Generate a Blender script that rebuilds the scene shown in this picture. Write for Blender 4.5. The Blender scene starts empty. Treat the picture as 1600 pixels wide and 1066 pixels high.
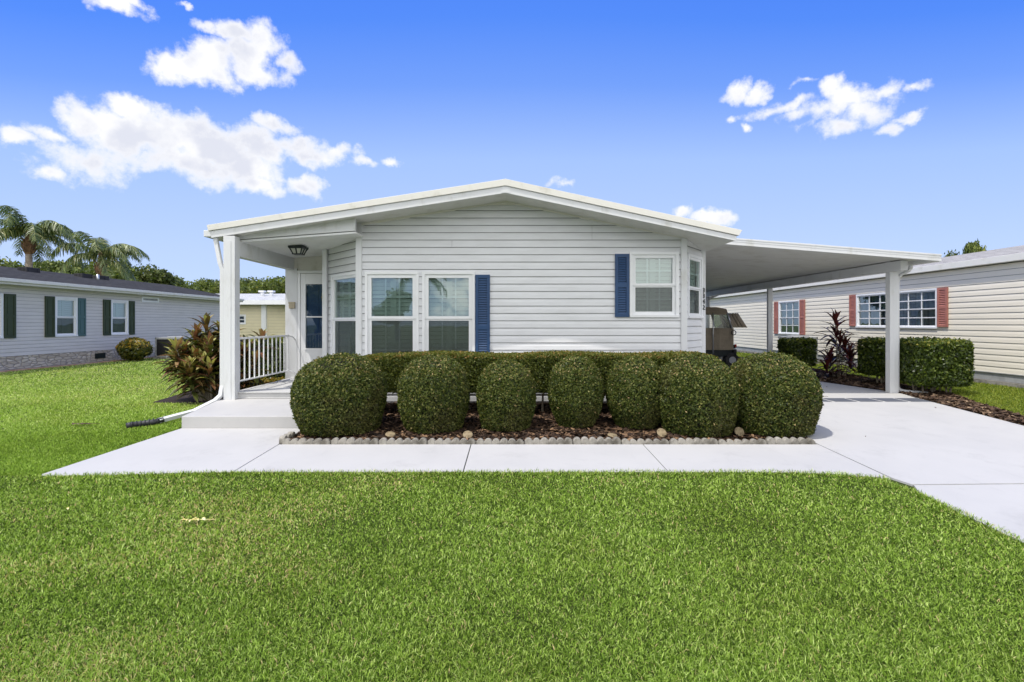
import bpy, math, random
import numpy as np
from mathutils import Vector
R = math.radians
random.seed(7); rng = np.random.default_rng(11)
S = bpy.context.scene
COL = S.collection

# ------------------------------------------------------------------ camera
F = 760.0; CX = 800.0; HV = 505.0; CZ = 1.4
cd = bpy.data.cameras.new('camera'); cam = bpy.data.objects.new('camera', cd); COL.objects.link(cam)
cam.location = (0, 0, CZ); cam.rotation_euler = (R(90), 0, 0)
cd.sensor_width = 36; cd.lens = F / 1600 * 36; cd.shift_x = 0; cd.shift_y = -(533 - HV) / 1600
cd.clip_start = .05; cd.clip_end = 3000
S.camera = cam
def W(u, v, Y): return ((u - CX) * Y / F, Y, CZ - (v - HV) * Y / F)

# ------------------------------------------------------------------ sun and view
SUNV = Vector((-.39, -.25, 1)).normalized()
sd = bpy.data.lights.new('sun', 'SUN'); sun = bpy.data.objects.new('sun', sd); COL.objects.link(sun)
sd.energy = 2.4; sd.angle = R(.5); sd.color = (1, .955, .88)
sun.rotation_euler = SUNV.to_track_quat('Z', 'Y').to_euler(); sun.location = (-10, -6, 30)
S.view_settings.view_transform = 'Standard'; S.view_settings.look = 'None'
S.view_settings.exposure = 0.74; S.view_settings.gamma = 1
S.cycles.max_bounces = 6; S.cycles.transparent_max_bounces = 12
S.cycles.use_denoising = True

# ------------------------------------------------------------------ world: sky and clouds
world = bpy.data.worlds.new('World'); S.world = world; world.use_nodes = True
nt = world.node_tree; nt.nodes.clear()
def nn(t, **k):
    n = nt.nodes.new(t)
    for a, b in k.items(): setattr(n, a, b)
    return n
def lk(a, b): nt.links.new(a, b)
def mth(op, a, b=None, c=None, clamp=False):
    n = nn('ShaderNodeMath', operation=op, use_clamp=clamp)
    for i, x in enumerate((a, b, c)):
        if x is None: continue
        if isinstance(x, (int, float)): n.inputs[i].default_value = x
        else: lk(x, n.inputs[i])
    return n.outputs[0]
def vmt(op, a, b=None):
    n = nn('ShaderNodeVectorMath', operation=op)
    for i, x in enumerate((a, b)):
        if x is None: continue
        if isinstance(x, tuple): n.inputs[i].default_value = x
        else: lk(x, n.inputs[i])
    return n
def mapr(x, a, b, c=0, d=1, smooth=True):
    n = nn('ShaderNodeMapRange'); n.interpolation_type = 'SMOOTHSTEP' if smooth else 'LINEAR'
    lk(x, n.inputs[0])
    for i, q in enumerate((a, b, c, d)): n.inputs[i + 1].default_value = q
    return n.outputs[0]
def mixc(f, a, b, bt='MIX'):
    n = nn('ShaderNodeMix', data_type='RGBA', blend_type=bt)
    if isinstance(f, (int, float)): n.inputs[0].default_value = f
    else: lk(f, n.inputs[0])
    for i, x in ((6, a), (7, b)):
        if isinstance(x, tuple): n.inputs[i].default_value = x
        else: lk(x, n.inputs[i])
    return n.outputs[2]
sky = nn('ShaderNodeTexSky', sky_type='NISHITA'); sky.sun_disc = False
sky.sun_elevation = math.asin(SUNV.z); sky.sun_rotation = math.atan2(SUNV.x, SUNV.y)
sky.air_density = 1.0; sky.dust_density = .6; sky.ozone_density = 2.0
tc = nn('ShaderNodeTexCoord'); sx = nn('ShaderNodeSeparateXYZ'); lk(tc.outputs['Generated'], sx.inputs[0])
az = mth('ARCTAN2', sx.outputs[0], sx.outputs[1]); el = mth('ARCSINE', sx.outputs[2])
cmb = nn('ShaderNodeCombineXYZ'); lk(az, cmb.inputs[0]); lk(el, cmb.inputs[1])
# warp the sky position a little so that cloud outlines billow
nz1 = nn('ShaderNodeTexNoise'); lk(tc.outputs['Generated'], nz1.inputs['Vector']); nz1.inputs['Scale'].default_value = 11; nz1.inputs['Detail'].default_value = 8; nz1.inputs['Roughness'].default_value = .6
wv = vmt('SUBTRACT', nz1.outputs['Color'], (.5, .5, .5)); wv2 = vmt('MULTIPLY', wv.outputs[0], (.085, .065, 0))
pos = vmt('ADD', cmb.outputs[0], wv2.outputs[0]).outputs[0]
def azel(u, v):
    x, y, z = u - CX, F, HV - v
    return math.atan2(x, y), math.asin(z / math.sqrt(x * x + y * y + z * z))
BL = [(182,6,40,15,1),(212,3,24,10,1),(283,4,12,5,.7),
 (255,98,36,26,1),(300,105,46,30,1.1),(345,98,50,36,1.2),(388,88,40,38,1.1),(408,60,30,30,1),(368,48,42,20,1),(322,36,26,12,.8),(350,120,40,18,1),(400,112,46,20,1),(445,98,22,16,.7),
 (195,172,40,22,1.2),(130,200,54,30,1.2),(190,205,66,40,1.4),(255,212,76,38,1.4),(312,205,56,34,1.2),(335,232,76,36,1.4),(405,228,56,34,1.2),(432,198,32,16,1),(385,262,56,32,1.2),(398,288,42,20,1),(465,228,44,20,1),(480,240,62,15,.9),(528,240,40,12,.8),(285,252,86,26,1),(72,214,50,13,.8),(14,216,30,12,.8),(130,250,80,34,.62),(88,274,28,14,.85),(322,262,66,28,1),
 (472,291,26,17,1),(488,281,16,13,.9),
 (572,254,22,9,.75),(613,250,13,7,.8),
 (1150,148,22,15,1),(1180,149,18,14,1),(1145,187,12,8,.6),(1168,197,8,6,.6),(1298,146,30,20,1.1),(1322,158,40,22,1.1),(1285,176,66,12,.55),(1345,174,50,18,.75),(1376,150,36,13,.7),(1222,170,54,8,.5),(1312,192,56,12,.55),(1422,182,22,7,.6),(1432,142,28,7,.5),(1390,200,16,7,.4),(1258,136,24,5,.4),
 (1066,334,17,10,1),(1112,343,36,10,.95),(880,291,22,5,.45)]
field = None
for (u, v, rx, ry, w) in BL:
    rx *= 1.06; ry *= 1.08
    a0, e0 = azel(u, v); a1, _ = azel(u + rx, v); _, e1 = azel(u, v - ry)
    d = vmt('SUBTRACT', pos, (a0, e0, 0)).outputs[0]
    d = vmt('MULTIPLY', d, (1 / max(.002, a1 - a0), 1 / max(.002, e1 - e0), 0)).outputs[0]
    ln = vmt('LENGTH', d).outputs['Value']
    f = mth('MULTIPLY_ADD', ln, -w, w)
    field = f if field is None else mth('MAXIMUM', field, f)
# bright cloud cover added unseen behind the camera as neutral fill light
nb = nn('ShaderNodeTexNoise'); lk(tc.outputs['Generated'], nb.inputs['Vector']); nb.inputs['Scale'].default_value = 2.3; nb.inputs['Detail'].default_value = 4
back_fill = mth('MULTIPLY', mapr(nb.outputs[0], .30, .55, -.5, 1.2, False), mapr(sx.outputs[1], -.05, -.35, 0, 1))
back_fill = mth('ADD', back_fill, mapr(sx.outputs[1], -.05, -.35, -.8, 0))
field = mth('MAXIMUM', field, back_fill)
field = mth('MAXIMUM', field, -.8)
nz2 = nn('ShaderNodeTexNoise'); lk(tc.outputs['Generated'], nz2.inputs['Vector']); nz2.inputs['Scale'].default_value = 26; nz2.inputs['Detail'].default_value = 9; nz2.inputs['Roughness'].default_value = .62
dens = mth('ADD', field, mth('MULTIPLY_ADD', nz2.outputs[0], 2.1, -1.05))
alpha = mth('POWER', mapr(dens, -.16, .66), .85)
alpha = mth('MULTIPLY', alpha, mapr(el, -.01, .03))
nz3 = nn('ShaderNodeTexNoise'); lk(tc.outputs['Generated'], nz3.inputs['Vector']); nz3.inputs['Scale'].default_value = 14; nz3.inputs['Detail'].default_value = 6
ctone = mth('MULTIPLY', mth('MULTIPLY', mapr(nz3.outputs[0], .36, .62), mapr(dens, .1, 1.0)), .85)
ccol = mixc(ctone, (4.2, 4.2, 4.25, 1), (2.9, 3.02, 3.5, 1))
# clear sky: Nishita tinted to a cleaner blue, whitening to the horizon
rp = nn('ShaderNodeValToRGB'); lk(mth('DIVIDE', mth('MULTIPLY', el, mth('MULTIPLY_ADD', mth('MINIMUM', mth('MULTIPLY', az, az), 1.0), .50, 1.0)), 1.2, clamp=True), rp.inputs[0]); e = rp.color_ramp.elements
K = 1 / .261
def kc(r_, g_, b_): return (r_ * K, g_ * K, b_ * K, 1)
e[0].position = 0; e[0].color = kc(.62, .76, 1.04); e[1].position = 1; e[1].color = kc(.05, .18, .70)
for q, c in ((.12, (.56, .70, 1.02)), (.27, (.42, .60, 1.01)), (.38, (.19, .38, 1.0)), (.47, (.095, .28, .99)), (.60, (.055, .20, .97))):
    x = e.new(q); x.color = kc(*c)
sk1 = mixc(1.0, sky.outputs[0], (.55, .85, 1.5, 1), 'MULTIPLY')
skyc = mixc(.07, rp.outputs[0], sk1)
ccb = mixc(mapr(sx.outputs[1], -.05, -.35, 0, 1), ccol, (7.0, 7.0, 7.1, 1)); ccol = ccb  # unseen rear clouds made brighter than the visible ones, as fill
allc = mixc(alpha, skyc, ccol)
bg = nn('ShaderNodeBackground'); lk(allc, bg.inputs[0]); bg.inputs[1].default_value = .15
wo = nn('ShaderNodeOutputWorld'); lk(bg.outputs[0], wo.inputs[0])

# ------------------------------------------------------------------ materials
def new_mat(name):
    global nt
    m = bpy.data.materials.new(name); m.use_nodes = True; nt = m.node_tree; nt.nodes.clear()
    out = nn('ShaderNodeOutputMaterial'); return m, out
def P(base, rough=.5, spec=.5, metal=0):
    p = nn('ShaderNodeBsdfPrincipled')
    if isinstance(base, tuple): p.inputs['Base Color'].default_value = base + (1,) if len(base) == 3 else base
    else: lk(base, p.inputs['Base Color'])
    p.inputs['Roughness'].default_value = rough; p.inputs['Specular IOR Level'].default_value = spec; p.inputs['Metallic'].default_value = metal
    return p
def noise(scale, detail=5, rough=.55, coord='Object', vec=None, stretch=None):
    t = nn('ShaderNodeTexCoord'); n = nn('ShaderNodeTexNoise')
    src = t.outputs[coord]
    if stretch: src = vmt('MULTIPLY', src, stretch).outputs[0]
    lk(src, n.inputs['Vector']); n.inputs['Scale'].default_value = scale
    n.inputs['Detail'].default_value = detail; n.inputs['Roughness'].default_value = rough
    return n.outputs[0]
def bump(p, h, strength=.3, dist=.01):
    b = nn('ShaderNodeBump'); b.inputs['Strength'].default_value = strength; b.inputs['Distance'].default_value = dist
    lk(h, b.inputs['Height']); lk(b.outputs[0], p.inputs['Normal'])
def c4(c): return tuple(c) + (1,)
def simple(name, c, rough=.5, c2=None, scale=3, lo=.35, hi=.7, bs=0, bscale=60, bd=.004, spec=.5, metal=0, stretch=None):
    m, out = new_mat(name)
    base = c
    if c2: base = mixc(mapr(noise(scale, 7, .6, stretch=stretch), lo, hi), c4(c), c4(c2))
    p = P(base, rough, spec, metal)
    if bs: bump(p, noise(bscale, 4), bs, bd)
    lk(p.outputs[0], out.inputs[0]); return m
MT = {}
MT['vinyl'] = simple('white_vinyl', (.80, .81, .82), .42, (.74, .75, .75), 2.5, .4, .8, .05, 8, .01, .4)
MT['siding'] = simple('siding_white', (.70, .71, .725), .45, (.63, .638, .648), 1.6, .35, .75, .08, 5, .01, .4, stretch=(1, 1, 5))
MT['gap'] = simple('siding_joint_shade', (.20, .20, .20), .9)  # dark joints; also paints the shade beneath each siding lap
MT['trim'] = simple('trim_white', (.66, .67, .68), .5, (.50, .50, .465), 4, .52, .82, .1, 25, .004, .4, stretch=(1, 1, .4))
MT['cream'] = simple('cream_trim', (.70, .685, .63), .5, (.52, .50, .42), 4, .5, .85)
MT['soffit'] = simple('soffit_vinyl', (.66, .66, .63), .5, (.52, .51, .46), 3, .45, .8)
MT['ceil'] = simple('porch_ceiling', (.76, .77, .77), .5, (.66, .67, .66), 3, .45, .8)
MT['blue'] = simple('blue_shutter', (.010, .048, .135), .5, (.013, .058, .155), 3, .4, .7)
MT['door'] = simple('door_blue', (.012, .045, .17), .35)
MT['lsiding'] = simple('siding_grey', (.64, .615, .585), .6, (.57, .55, .52), 1.2, .35, .75, .08, 4, .01, .4, stretch=(1, 1, 5))
MT['rsiding'] = simple('siding_cream', (.80, .745, .62), .5, (.74, .69, .57), 1.2, .4, .8, .08, 4, .01, .4, stretch=(1, 1, 5))
MT['ysiding'] = simple('siding_yellow', (.72, .65, .44), .5, (.66, .59, .40), 2, .4, .8)
MT['green'] = simple('green_shutter', (.040, .058, .022), .6, (.028, .042, .018), 3)
MT['teal'] = simple('faded_shutter', (.055, .12, .125), .45)
MT['coral'] = simple('coral_shutter', (.42, .165, .125), .6, (.34, .13, .10), 3)
MT['black'] = simple('black_metal', (.008, .015, .016), .4)
MT['rubber'] = simple('black_rubber', (.02, .02, .02), .8)
MT['dark'] = simple('dark_inside', (.02, .02, .022), .9)
MT['canvas'] = simple('tan_canvas', (.30, .25, .18), .85, (.24, .20, .145), 4, .35, .7, .5, 6, .05)
MT['alu'] = simple('aluminium', (.55, .56, .57), .35, None, metal=.7)
MT['blind'] = simple('interior_shutter', (.62, .64, .61), .6)
MT['curtain'] = simple('curtain', (.42, .46, .52), .9, (.16, .19, .25), 9, .4, .6, stretch=(1, 1, .02))
MT['screenv'] = simple('red_plastic', (.35, .02, .01), .4)
MT['acgrey'] = simple('unit_grey', (.36, .37, .37), .5, (.27, .28, .28), 5)
MT['bark'] = simple('bark', (.20, .165, .13), .9, (.11, .09, .07), 9, .35, .7, .6, 30, .02)
MT['palmbark'] = simple('palm_trunk', (.36, .30, .25), .9, (.22, .18, .14), 6, .35, .7, .5, 9, .03)
MT['palmboot'] = simple('palm_boots', (.24, .13, .07), .9, (.10, .06, .035), 5)
MT['stem'] = simple('pale_stem', (.30, .26, .20), .85, (.18, .15, .11), 9)
MT['edging'] = simple('edging_concrete', (.33, .31, .27), .9, (.11, .10, .08), 7, .35, .7, .6, 60, .008)
MT['disc'] = simple('stone_disc', (.26, .205, .12), .8, (.13, .095, .05), 20, .4, .7, .4, 50, .005)
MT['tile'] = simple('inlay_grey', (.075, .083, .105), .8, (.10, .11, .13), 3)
MT['terra'] = simple('terracotta', (.42, .24, .14), .8, (.5, .36, .26), 6)
MT['hose'] = simple('black_hose', (.025, .025, .03), .55, None, bs=1, bscale=1)
MT['yleaf'] = simple('fallen_leaf_yellow', (.72, .60, .18), .6, (.75, .72, .45), 20)
MT['bleaf'] = simple('fallen_leaf_brown', (.10, .06, .035), .8)
MT['beige'] = simple('beige_plastic', (.42, .36, .25), .5)
MT['brass'] = simple('brass', (.45, .30, .12), .35, metal=.8)
MT['asphalt'] = simple('asphalt', (.055, .055, .055), .9, (.07, .07, .068), 30)
# concrete
def concrete(name, a, b, joint=False):
    m, out = new_mat(name)
    base = mixc(mapr(noise(.9, 6, .6), .35, .75), c4(a), c4(b))
    base = mixc(mapr(noise(7, 8, .7, stretch=(1, .25, 1)), .56, .8, 0, .5), base, c4(tuple(x * .86 for x in b)))
    base = mixc(mapr(noise(1.7, 9, .74), .52, .74, 0, .45), base, c4(tuple(x * .72 for x in b)))
    sp = mapr(noise(90, 3, .6), .70, .76, 0, .45); base = mixc(sp, base, (.22, .2, .17, 1))
    p = P(base, .62, .35); bump(p, noise(120, 5, .7), .25, .003); lk(p.outputs[0], out.inputs[0]); return m
MT['conc'] = concrete('painted_concrete', (.475, .468, .455), (.435, .430, .422))
MT['concstep'] = concrete('painted_step', (.47, .463, .45), (.42, .415, .41))
MT['deck'] = concrete('porch_floor_paint', (.50, .495, .485), (.44, .44, .435))
# shingles
def shingle(name, a, b, rot=0):
    m, out = new_mat(name)
    t = nn('ShaderNodeTexCoord'); mp = nn('ShaderNodeMapping'); lk(t.outputs['Object'], mp.inputs[0]); mp.inputs['Rotation'].default_value = (0, 0, R(rot))
    br = nn('ShaderNodeTexBrick'); lk(mp.outputs[0], br.inputs[0]); br.inputs['Scale'].default_value = 1
    br.inputs['Brick Width'].default_value = .33; br.inputs['Row Height'].default_value = .14; br.inputs['Mortar Size'].default_value = .012; br.inputs['Bias'].default_value = -.1
    br.inputs['Color1'].default_value = c4(a); br.inputs['Color2'].default_value = c4(b); br.inputs['Mortar'].default_value = c4(tuple(x * .4 for x in a))
    base = mixc(mapr(noise(5, 8, .75), .3, .75, 0, .6), br.outputs[0], c4(tuple(x * 1.5 for x in b)))
    p = P(base, 1.0, .05); bump(p, br.outputs['Fac'], -.8, .01); lk(p.outputs[0], out.inputs[0]); return m
MT['shdark'] = shingle('shingle_dark', (.028, .028, .030), (.050, .050, .053), 90)
MT['shgrey'] = shingle('shingle_grey', (.22, .21, .20), (.34, .33, .32), 90)
MT['shlight'] = shingle('shingle_light', (.34, .35, .36), (.46, .47, .48), 0)
# stone skirting (wall runs along y, up z)
def stonework():
    m, out = new_mat('stone_skirting'); t = nn('ShaderNodeTexCoord')
    v = vmt('MULTIPLY', t.outputs['Object'], (1, 4.2, 11)).outputs[0]
    vo = nn('ShaderNodeTexVoronoi'); lk(v, vo.inputs[0]); vo.inputs['Scale'].default_value = 1; vo.inputs['Randomness'].default_value = .75
    ve = nn('ShaderNodeTexVoronoi', feature='DISTANCE_TO_EDGE'); lk(v, ve.inputs[0]); ve.inputs['Scale'].default_value = 1; ve.inputs['Randomness'].default_value = .75
    sp = nn('ShaderNodeSeparateColor'); lk(vo.outputs['Color'], sp.inputs[0])
    base = mixc(sp.outputs[0], (.44, .38, .30, 1), (.66, .60, .50, 1))
    base = mixc(mapr(ve.outputs[0], 0, .1), (.28, .25, .21, 1), base)
    p = P(base, .9, .2); bump(p, mapr(ve.outputs[0], 0, .15), .8, .02); lk(p.outputs[0], out.inputs[0]); return m
MT['stone'] = stonework()
# glass
def glass(name, refl, tintc=(.70, .83, .79), rough=0.0):
    m, out = new_mat(name)
    g = nn('ShaderNodeBsdfGlossy'); g.inputs['Roughness'].default_value = rough; g.inputs[0].default_value = (.86, .93, .90, 1)
    tr = nn('ShaderNodeBsdfTransparent'); tr.inputs[0].default_value = c4(tintc)
    fr = nn('ShaderNodeFresnel'); fr.inputs[0].default_value = 1.5
    b = nn('ShaderNodeBump'); b.inputs['Strength'].default_value = .06; b.inputs['Distance'].default_value = .02; lk(noise(2.2, 2), b.inputs['Height']); lk(b.outputs[0], g.inputs['Normal'])
    f = mth('ADD', mth('MULTIPLY', fr.outputs[0], .8), refl, clamp=True)
    mx = nn('ShaderNodeMixShader'); lk(f, mx.inputs[0]); lk(tr.outputs[0], mx.inputs[1]); lk(g.outputs[0], mx.inputs[2]); lk(mx.outputs[0], out.inputs[0]); return m
MT['glass'] = glass('window_glass', .19)
MT['glassd'] = glass('door_glass', .05)
MT['vinylwin'] = glass('clear_vinyl', .12, (.75, .75, .72), .15)
def screen():
    m, out = new_mat('insect_screen')
    p = P((.055, .06, .058), .7, .3); tr = nn('ShaderNodeBsdfTransparent'); mx = nn('ShaderNodeMixShader'); mx.inputs[0].default_value = .47
    lk(tr.outputs[0], mx.inputs[1]); lk(p.outputs[0], mx.inputs[2]); lk(mx.outputs[0], out.inputs[0]); return m
MT['screen'] = screen()
def lampglass():
    m, out = new_mat('lamp_glass'); p = P((.55, .55, .5), .25, .5); lk(p.outputs[0], out.inputs[0]); return m
MT['lampglass'] = lampglass()
# leaf material driven by a per-leaf value, random plus any painted lightening
def leafmat(name, stops, rough=.5, trans=.3, spec=.35, patch=None, pscale=1.0):
    m, out = new_mat(name)
    at = nn('ShaderNodeAttribute'); at.attribute_name = 'rnd'
    rp = nn('ShaderNodeValToRGB'); lk(at.outputs['Fac'], rp.inputs[0]); e = rp.color_ramp.elements
    e[0].position = stops[0][0]; e[0].color = c4(stops[0][1]); e[1].position = stops[-1][0]; e[1].color = c4(stops[-1][1])
    for q, c in stops[1:-1]:
        x = e.new(q); x.color = c4(c)
    base = rp.outputs[0]
    if patch: base = mixc(mapr(noise(pscale, 5, .6, coord='Object'), .45, .72, 0, patch[1]), base, c4(patch[0]), 'MULTIPLY' if len(patch) > 2 else 'MIX')
    p = P(base, rough, spec)
    t = nn('ShaderNodeBsdfTranslucent'); lk(mixc(1.0, base, (1.5, 1.6, .7, 1), 'MULTIPLY'), t.inputs[0])
    mx = nn('ShaderNodeMixShader'); mx.inputs[0].default_value = trans; lk(p.outputs[0], mx.inputs[1]); lk(t.outputs[0], mx.inputs[2]); lk(mx.outputs[0], out.inputs[0]); return m
MT['box'] = leafmat('clipped_leaf', [(0, (.018, .028, .006)), (.35, (.055, .080, .014)), (.7, (.120, .145, .028)), (.88, (.22, .21, .06)), (1, (.42, .30, .15))], .5, .25, .25, patch=((.14, .10, .05), .35), pscale=1.6)
MT['hedge'] = leafmat('hedge_leaf', [(0, (.035, .05, .008)), (.5, (.08, .105, .015)), (.85, (.15, .15, .03)), (1, (.34, .20, .07))], .5, .25, .25)
MT['ligu'] = leafmat('glossy_hedge_leaf', [(0, (.02, .035, .008)), (.5, (.06, .095, .014)), (.85, (.15, .19, .025)), (1, (.40, .36, .09))], .35, .28, .4)
MT['croton'] = leafmat('croton_leaf', [(0, (.04, .06, .015)), (.55, (.13, .13, .02)), (.85, (.38, .28, .03)), (1, (.5, .25, .03))], .35, .2)
MT['ti'] = leafmat('ti_leaf', [(0, (.028, .032, .010)), (.35, (.085, .10, .022)), (.55, (.13, .07, .03)), (.76, (.24, .10, .055)), (.9, (.36, .27, .12)), (1, (.40, .38, .12))], .42, .2, .3)
MT['tired'] = leafmat('burgundy_leaf', [(0, (.035, .008, .010)), (.6, (.065, .014, .016)), (1, (.13, .03, .025))], .35, .15, .5)
MT['grass'] = leafmat('grass_blade', [(0, (.022, .045, .007)), (.32, (.148, .252, .026)), (.68, (.37, .515, .090)), (.9, (.62, .72, .27)), (1, (.64, .49, .26))], .6, .3, .12, patch=((.80, .76, .66), .6, 1), pscale=.8)
MT['grassr'] = leafmat('yellow_green_grass_blade', [(0, (.13, .19, .018)), (.5, (.21, .27, .03)), (1, (.33, .35, .06))], .5, .35, .3)  # yellow-green grass of the right-hand lawn
MT['tree'] = leafmat('tree_leaf', [(0, (.04, .06, .014)), (.5, (.11, .15, .03)), (.85, (.22, .25, .05)), (1, (.32, .28, .09))], .55, .25)
MT['tree2'] = leafmat('dark_tree_leaf', [(0, (.03, .045, .012)), (.5, (.08, .11, .025)), (1, (.20, .21, .06))], .55, .22)
MT['palm'] = leafmat('palm_leaf', [(0, (.06, .09, .03)), (.5, (.12, .17, .05)), (.85, (.22, .26, .09)), (1, (.34, .32, .12))], .4, .25, .5)
MT['chips'] = leafmat('bark_chip', [(0, (.014, .009, .006)), (.5, (.045, .027, .018)), (.85, (.12, .070, .040)), (1, (.30, .19, .11))], .8, 0, .2)
MT['chipsd'] = leafmat('dark_bark_chip', [(0, (.02, .013, .009)), (.5, (.075, .046, .03)), (.85, (.15, .095, .06)), (1, (.34, .24, .15))], .8, 0, .2)
MT['mulch'] = simple('mulch_bed', (.040, .022, .013), .95, (.016, .010, .007), 25, .4, .6, 1, 90, .02)
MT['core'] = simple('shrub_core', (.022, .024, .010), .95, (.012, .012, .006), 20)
MT['soil'] = simple('soil', (.09, .065, .045), .95, (.05, .035, .025), 12)
def groundmat():
    m, out = new_mat('lawn')
    a = mixc(mapr(noise(60, 6, .75), .35, .7), (.035, .055, .012, 1), (.12, .17, .028, 1))
    a = mixc(mapr(noise(.7, 5, .6), .4, .75, 0, .5), a, (.10, .125, .030, 1))
    a = mixc(mapr(noise(14, 4, .6), .6, .8, 0, .5), a, (.14, .11, .05, 1))
    p = P(a, .9, .15); bump(p, noise(160, 4, .7), 1, .03); lk(p.outputs[0], out.inputs[0]); return m
MT['ground'] = groundmat()

# ------------------------------------------------------------------ mesh helpers
def tag(o, label=None, cat=None, group=None, kind=None):
    if label: o['label'] = label
    if cat: o['category'] = cat
    if group: o['group'] = group
    if kind: o['kind'] = kind
    return o
def empty(name, loc, label=None, cat=None, group=None):
    o = bpy.data.objects.new(name, None); o.empty_display_size = .2; o.location = loc; COL.objects.link(o)
    return tag(o, label, cat, group)
def place(name, me, parent=None):
    o = bpy.data.objects.new(name, me); COL.objects.link(o)
    if parent is not None:
        o.parent = parent
        L = Vector((0, 0, 0)); q = parent
        while q: L += q.location; q = q.parent
        # geometry is modelled in world space for fixed things: shift so local = world - thing base
        me.transform(__import__('mathutils').Matrix.Translation(-L))
    return o
def npmesh(name, V, Fc, mats, rnd=None, mi=None, smooth=False):
    V = np.asarray(V, dtype=np.float32); Fc = np.asarray(Fc, dtype=np.int32); k = Fc.shape[1]
    me = bpy.data.meshes.new(name); me.vertices.add(len(V)); me.vertices.foreach_set('co', V.ravel())
    me.loops.add(Fc.size); me.loops.foreach_set('vertex_index', Fc.ravel())
    me.polygons.add(len(Fc)); me.polygons.foreach_set('loop_start', np.arange(0, Fc.size, k, dtype=np.int32))
    for m in mats: me.materials.append(m)
    if mi is not None: me.polygons.foreach_set('material_index', np.asarray(mi, dtype=np.int32))
    if smooth: me.polygons.foreach_set('use_smooth', np.ones(len(Fc), dtype=bool))
    me.update(calc_edges=True)
    if rnd is not None:
        a = me.attributes.new('rnd', 'FLOAT', 'FACE'); a.data.foreach_set('value', np.asarray(rnd, dtype=np.float32))
    return me
class MB:
    def __init__(s): s.v = []; s.f = []; s.m = []; s.sm = []
    def poly(s, pts, m=0, sm=False):
        b = len(s.v); s.v += [tuple(p) for p in pts]; s.f.append(tuple(range(b, b + len(pts)))); s.m.append(m); s.sm.append(sm)
    def mesh8(s, c, m=0):   # c: 8 corners, bottom 4 ccw then top 4
        b = len(s.v); s.v += [tuple(p) for p in c]
        for q in ((3, 2, 1, 0), (4, 5, 6, 7), (0, 1, 5, 4), (1, 2, 6, 5), (2, 3, 7, 6), (3, 0, 4, 7)):
            s.f.append(tuple(b + i for i in q)); s.m.append(m); s.sm.append(False)
    def box(s, x0, x1, y0, y1, z0, z1, m=0):
        s.mesh8([(x0, y0, z0), (x1, y0, z0), (x1, y1, z0), (x0, y1, z0), (x0, y0, z1), (x1, y0, z1), (x1, y1, z1), (x0, y1, z1)], m)
    def fbox(s, fr, a0, a1, o0, o1, z0, z1, m=0):
        s.mesh8([fr(a0, z0, o0), fr(a1, z0, o0), fr(a1, z0, o1), fr(a0, z0, o1), fr(a0, z1, o0), fr(a1, z1, o0), fr(a1, z1, o1), fr(a0, z1, o1)], m)
    def prism(s, pts, y0, y1, m=0):      # polygon in xz extruded along y
        n = len(pts); b = len(s.v)
        s.v += [(x, y0, z) for x, z in pts] + [(x, y1, z) for x, z in pts]
        s.f.append(tuple(b + i for i in range(n))); s.f.append(tuple(b + n + i for i in reversed(range(n)))); s.m += [m, m]; s.sm += [False, False]
        for i in range(n):
            j = (i + 1) % n; s.f.append((b + i, b + n + i, b + n + j, b + j)); s.m.append(m); s.sm.append(False)
    def slab(s, pts, z0, z1, m=0):       # polygon in xy; z1 may be a function
        g = z1 if callable(z1) else (lambda x, y: z1)
        n = len(pts); b = len(s.v)
        s.v += [(x, y, g(x, y)) for x, y in pts] + [(x, y, (z0 if z0 is not None else g(x, y) - .12)) for x, y in pts]
        s.f.append(tuple(b + i for i in range(n))); s.m.append(m); s.sm.append(False)
        for i in range(n):
            j = (i + 1) % n; s.f.append((b + i, b + n + i, b + n + j, b + j)); s.m.append(m); s.sm.append(False)
    def tube(s, pts, r, n=8, m=0, cap=True, sq=False):
        pts = [Vector(p) for p in pts]; rr = r if isinstance(r, (list, tuple)) else [r] * len(pts)
        b = len(s.v); pu = None
        for i, p in enumerate(pts):
            t = (pts[min(i + 1, len(pts) - 1)] - pts[max(i - 1, 0)]).normalized()
            if pu is None:
                a = Vector((0, 0, 1)) if abs(t.z) < .9 else Vector((0, 1, 0)); pu = t.cross(a).normalized()
            u = (pu - t * pu.dot(t)).normalized(); pu = u; w = t.cross(u)
            for k in range(n):
                an = 2 * math.pi * (k + (.5 if sq else 0)) / n
                s.v.append(tuple(p + (u * math.cos(an) + w * math.sin(an)) * rr[i]))
        for i in range(len(pts) - 1):
            for k in range(n):
                k2 = (k + 1) % n
                s.f.append((b + i * n + k, b + i * n + k2, b + (i + 1) * n + k2, b + (i + 1) * n + k)); s.m.append(m); s.sm.append(not sq)
        if cap:
            s.f.append(tuple(b + k for k in reversed(range(n)))); s.m.append(m); s.sm.append(False)
            e = b + (len(pts) - 1) * n; s.f.append(tuple(e + k for k in range(n))); s.m.append(m); s.sm.append(False)
    def lathe(s, c, prof, n=20, m=0, ax=None):
        b = len(s.v)
        for r, z in prof:
            for k in range(n):
                a = 2 * math.pi * k / n; s.v.append((c[0] + r * math.cos(a), c[1] + r * math.sin(a), c[2] + z))
        for i in range(len(prof) - 1):
            for k in range(n):
                k2 = (k + 1) % n; s.f.append((b + i * n + k, b + i * n + k2, b + (i + 1) * n + k2, b + (i + 1) * n + k)); s.m.append(m); s.sm.append(True)
        s.f.append(tuple(b + k for k in reversed(range(n)))); s.m.append(m); s.sm.append(False)
        e = b + (len(prof) - 1) * n; s.f.append(tuple(e + k for k in range(n))); s.m.append(m); s.sm.append(False)
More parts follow.
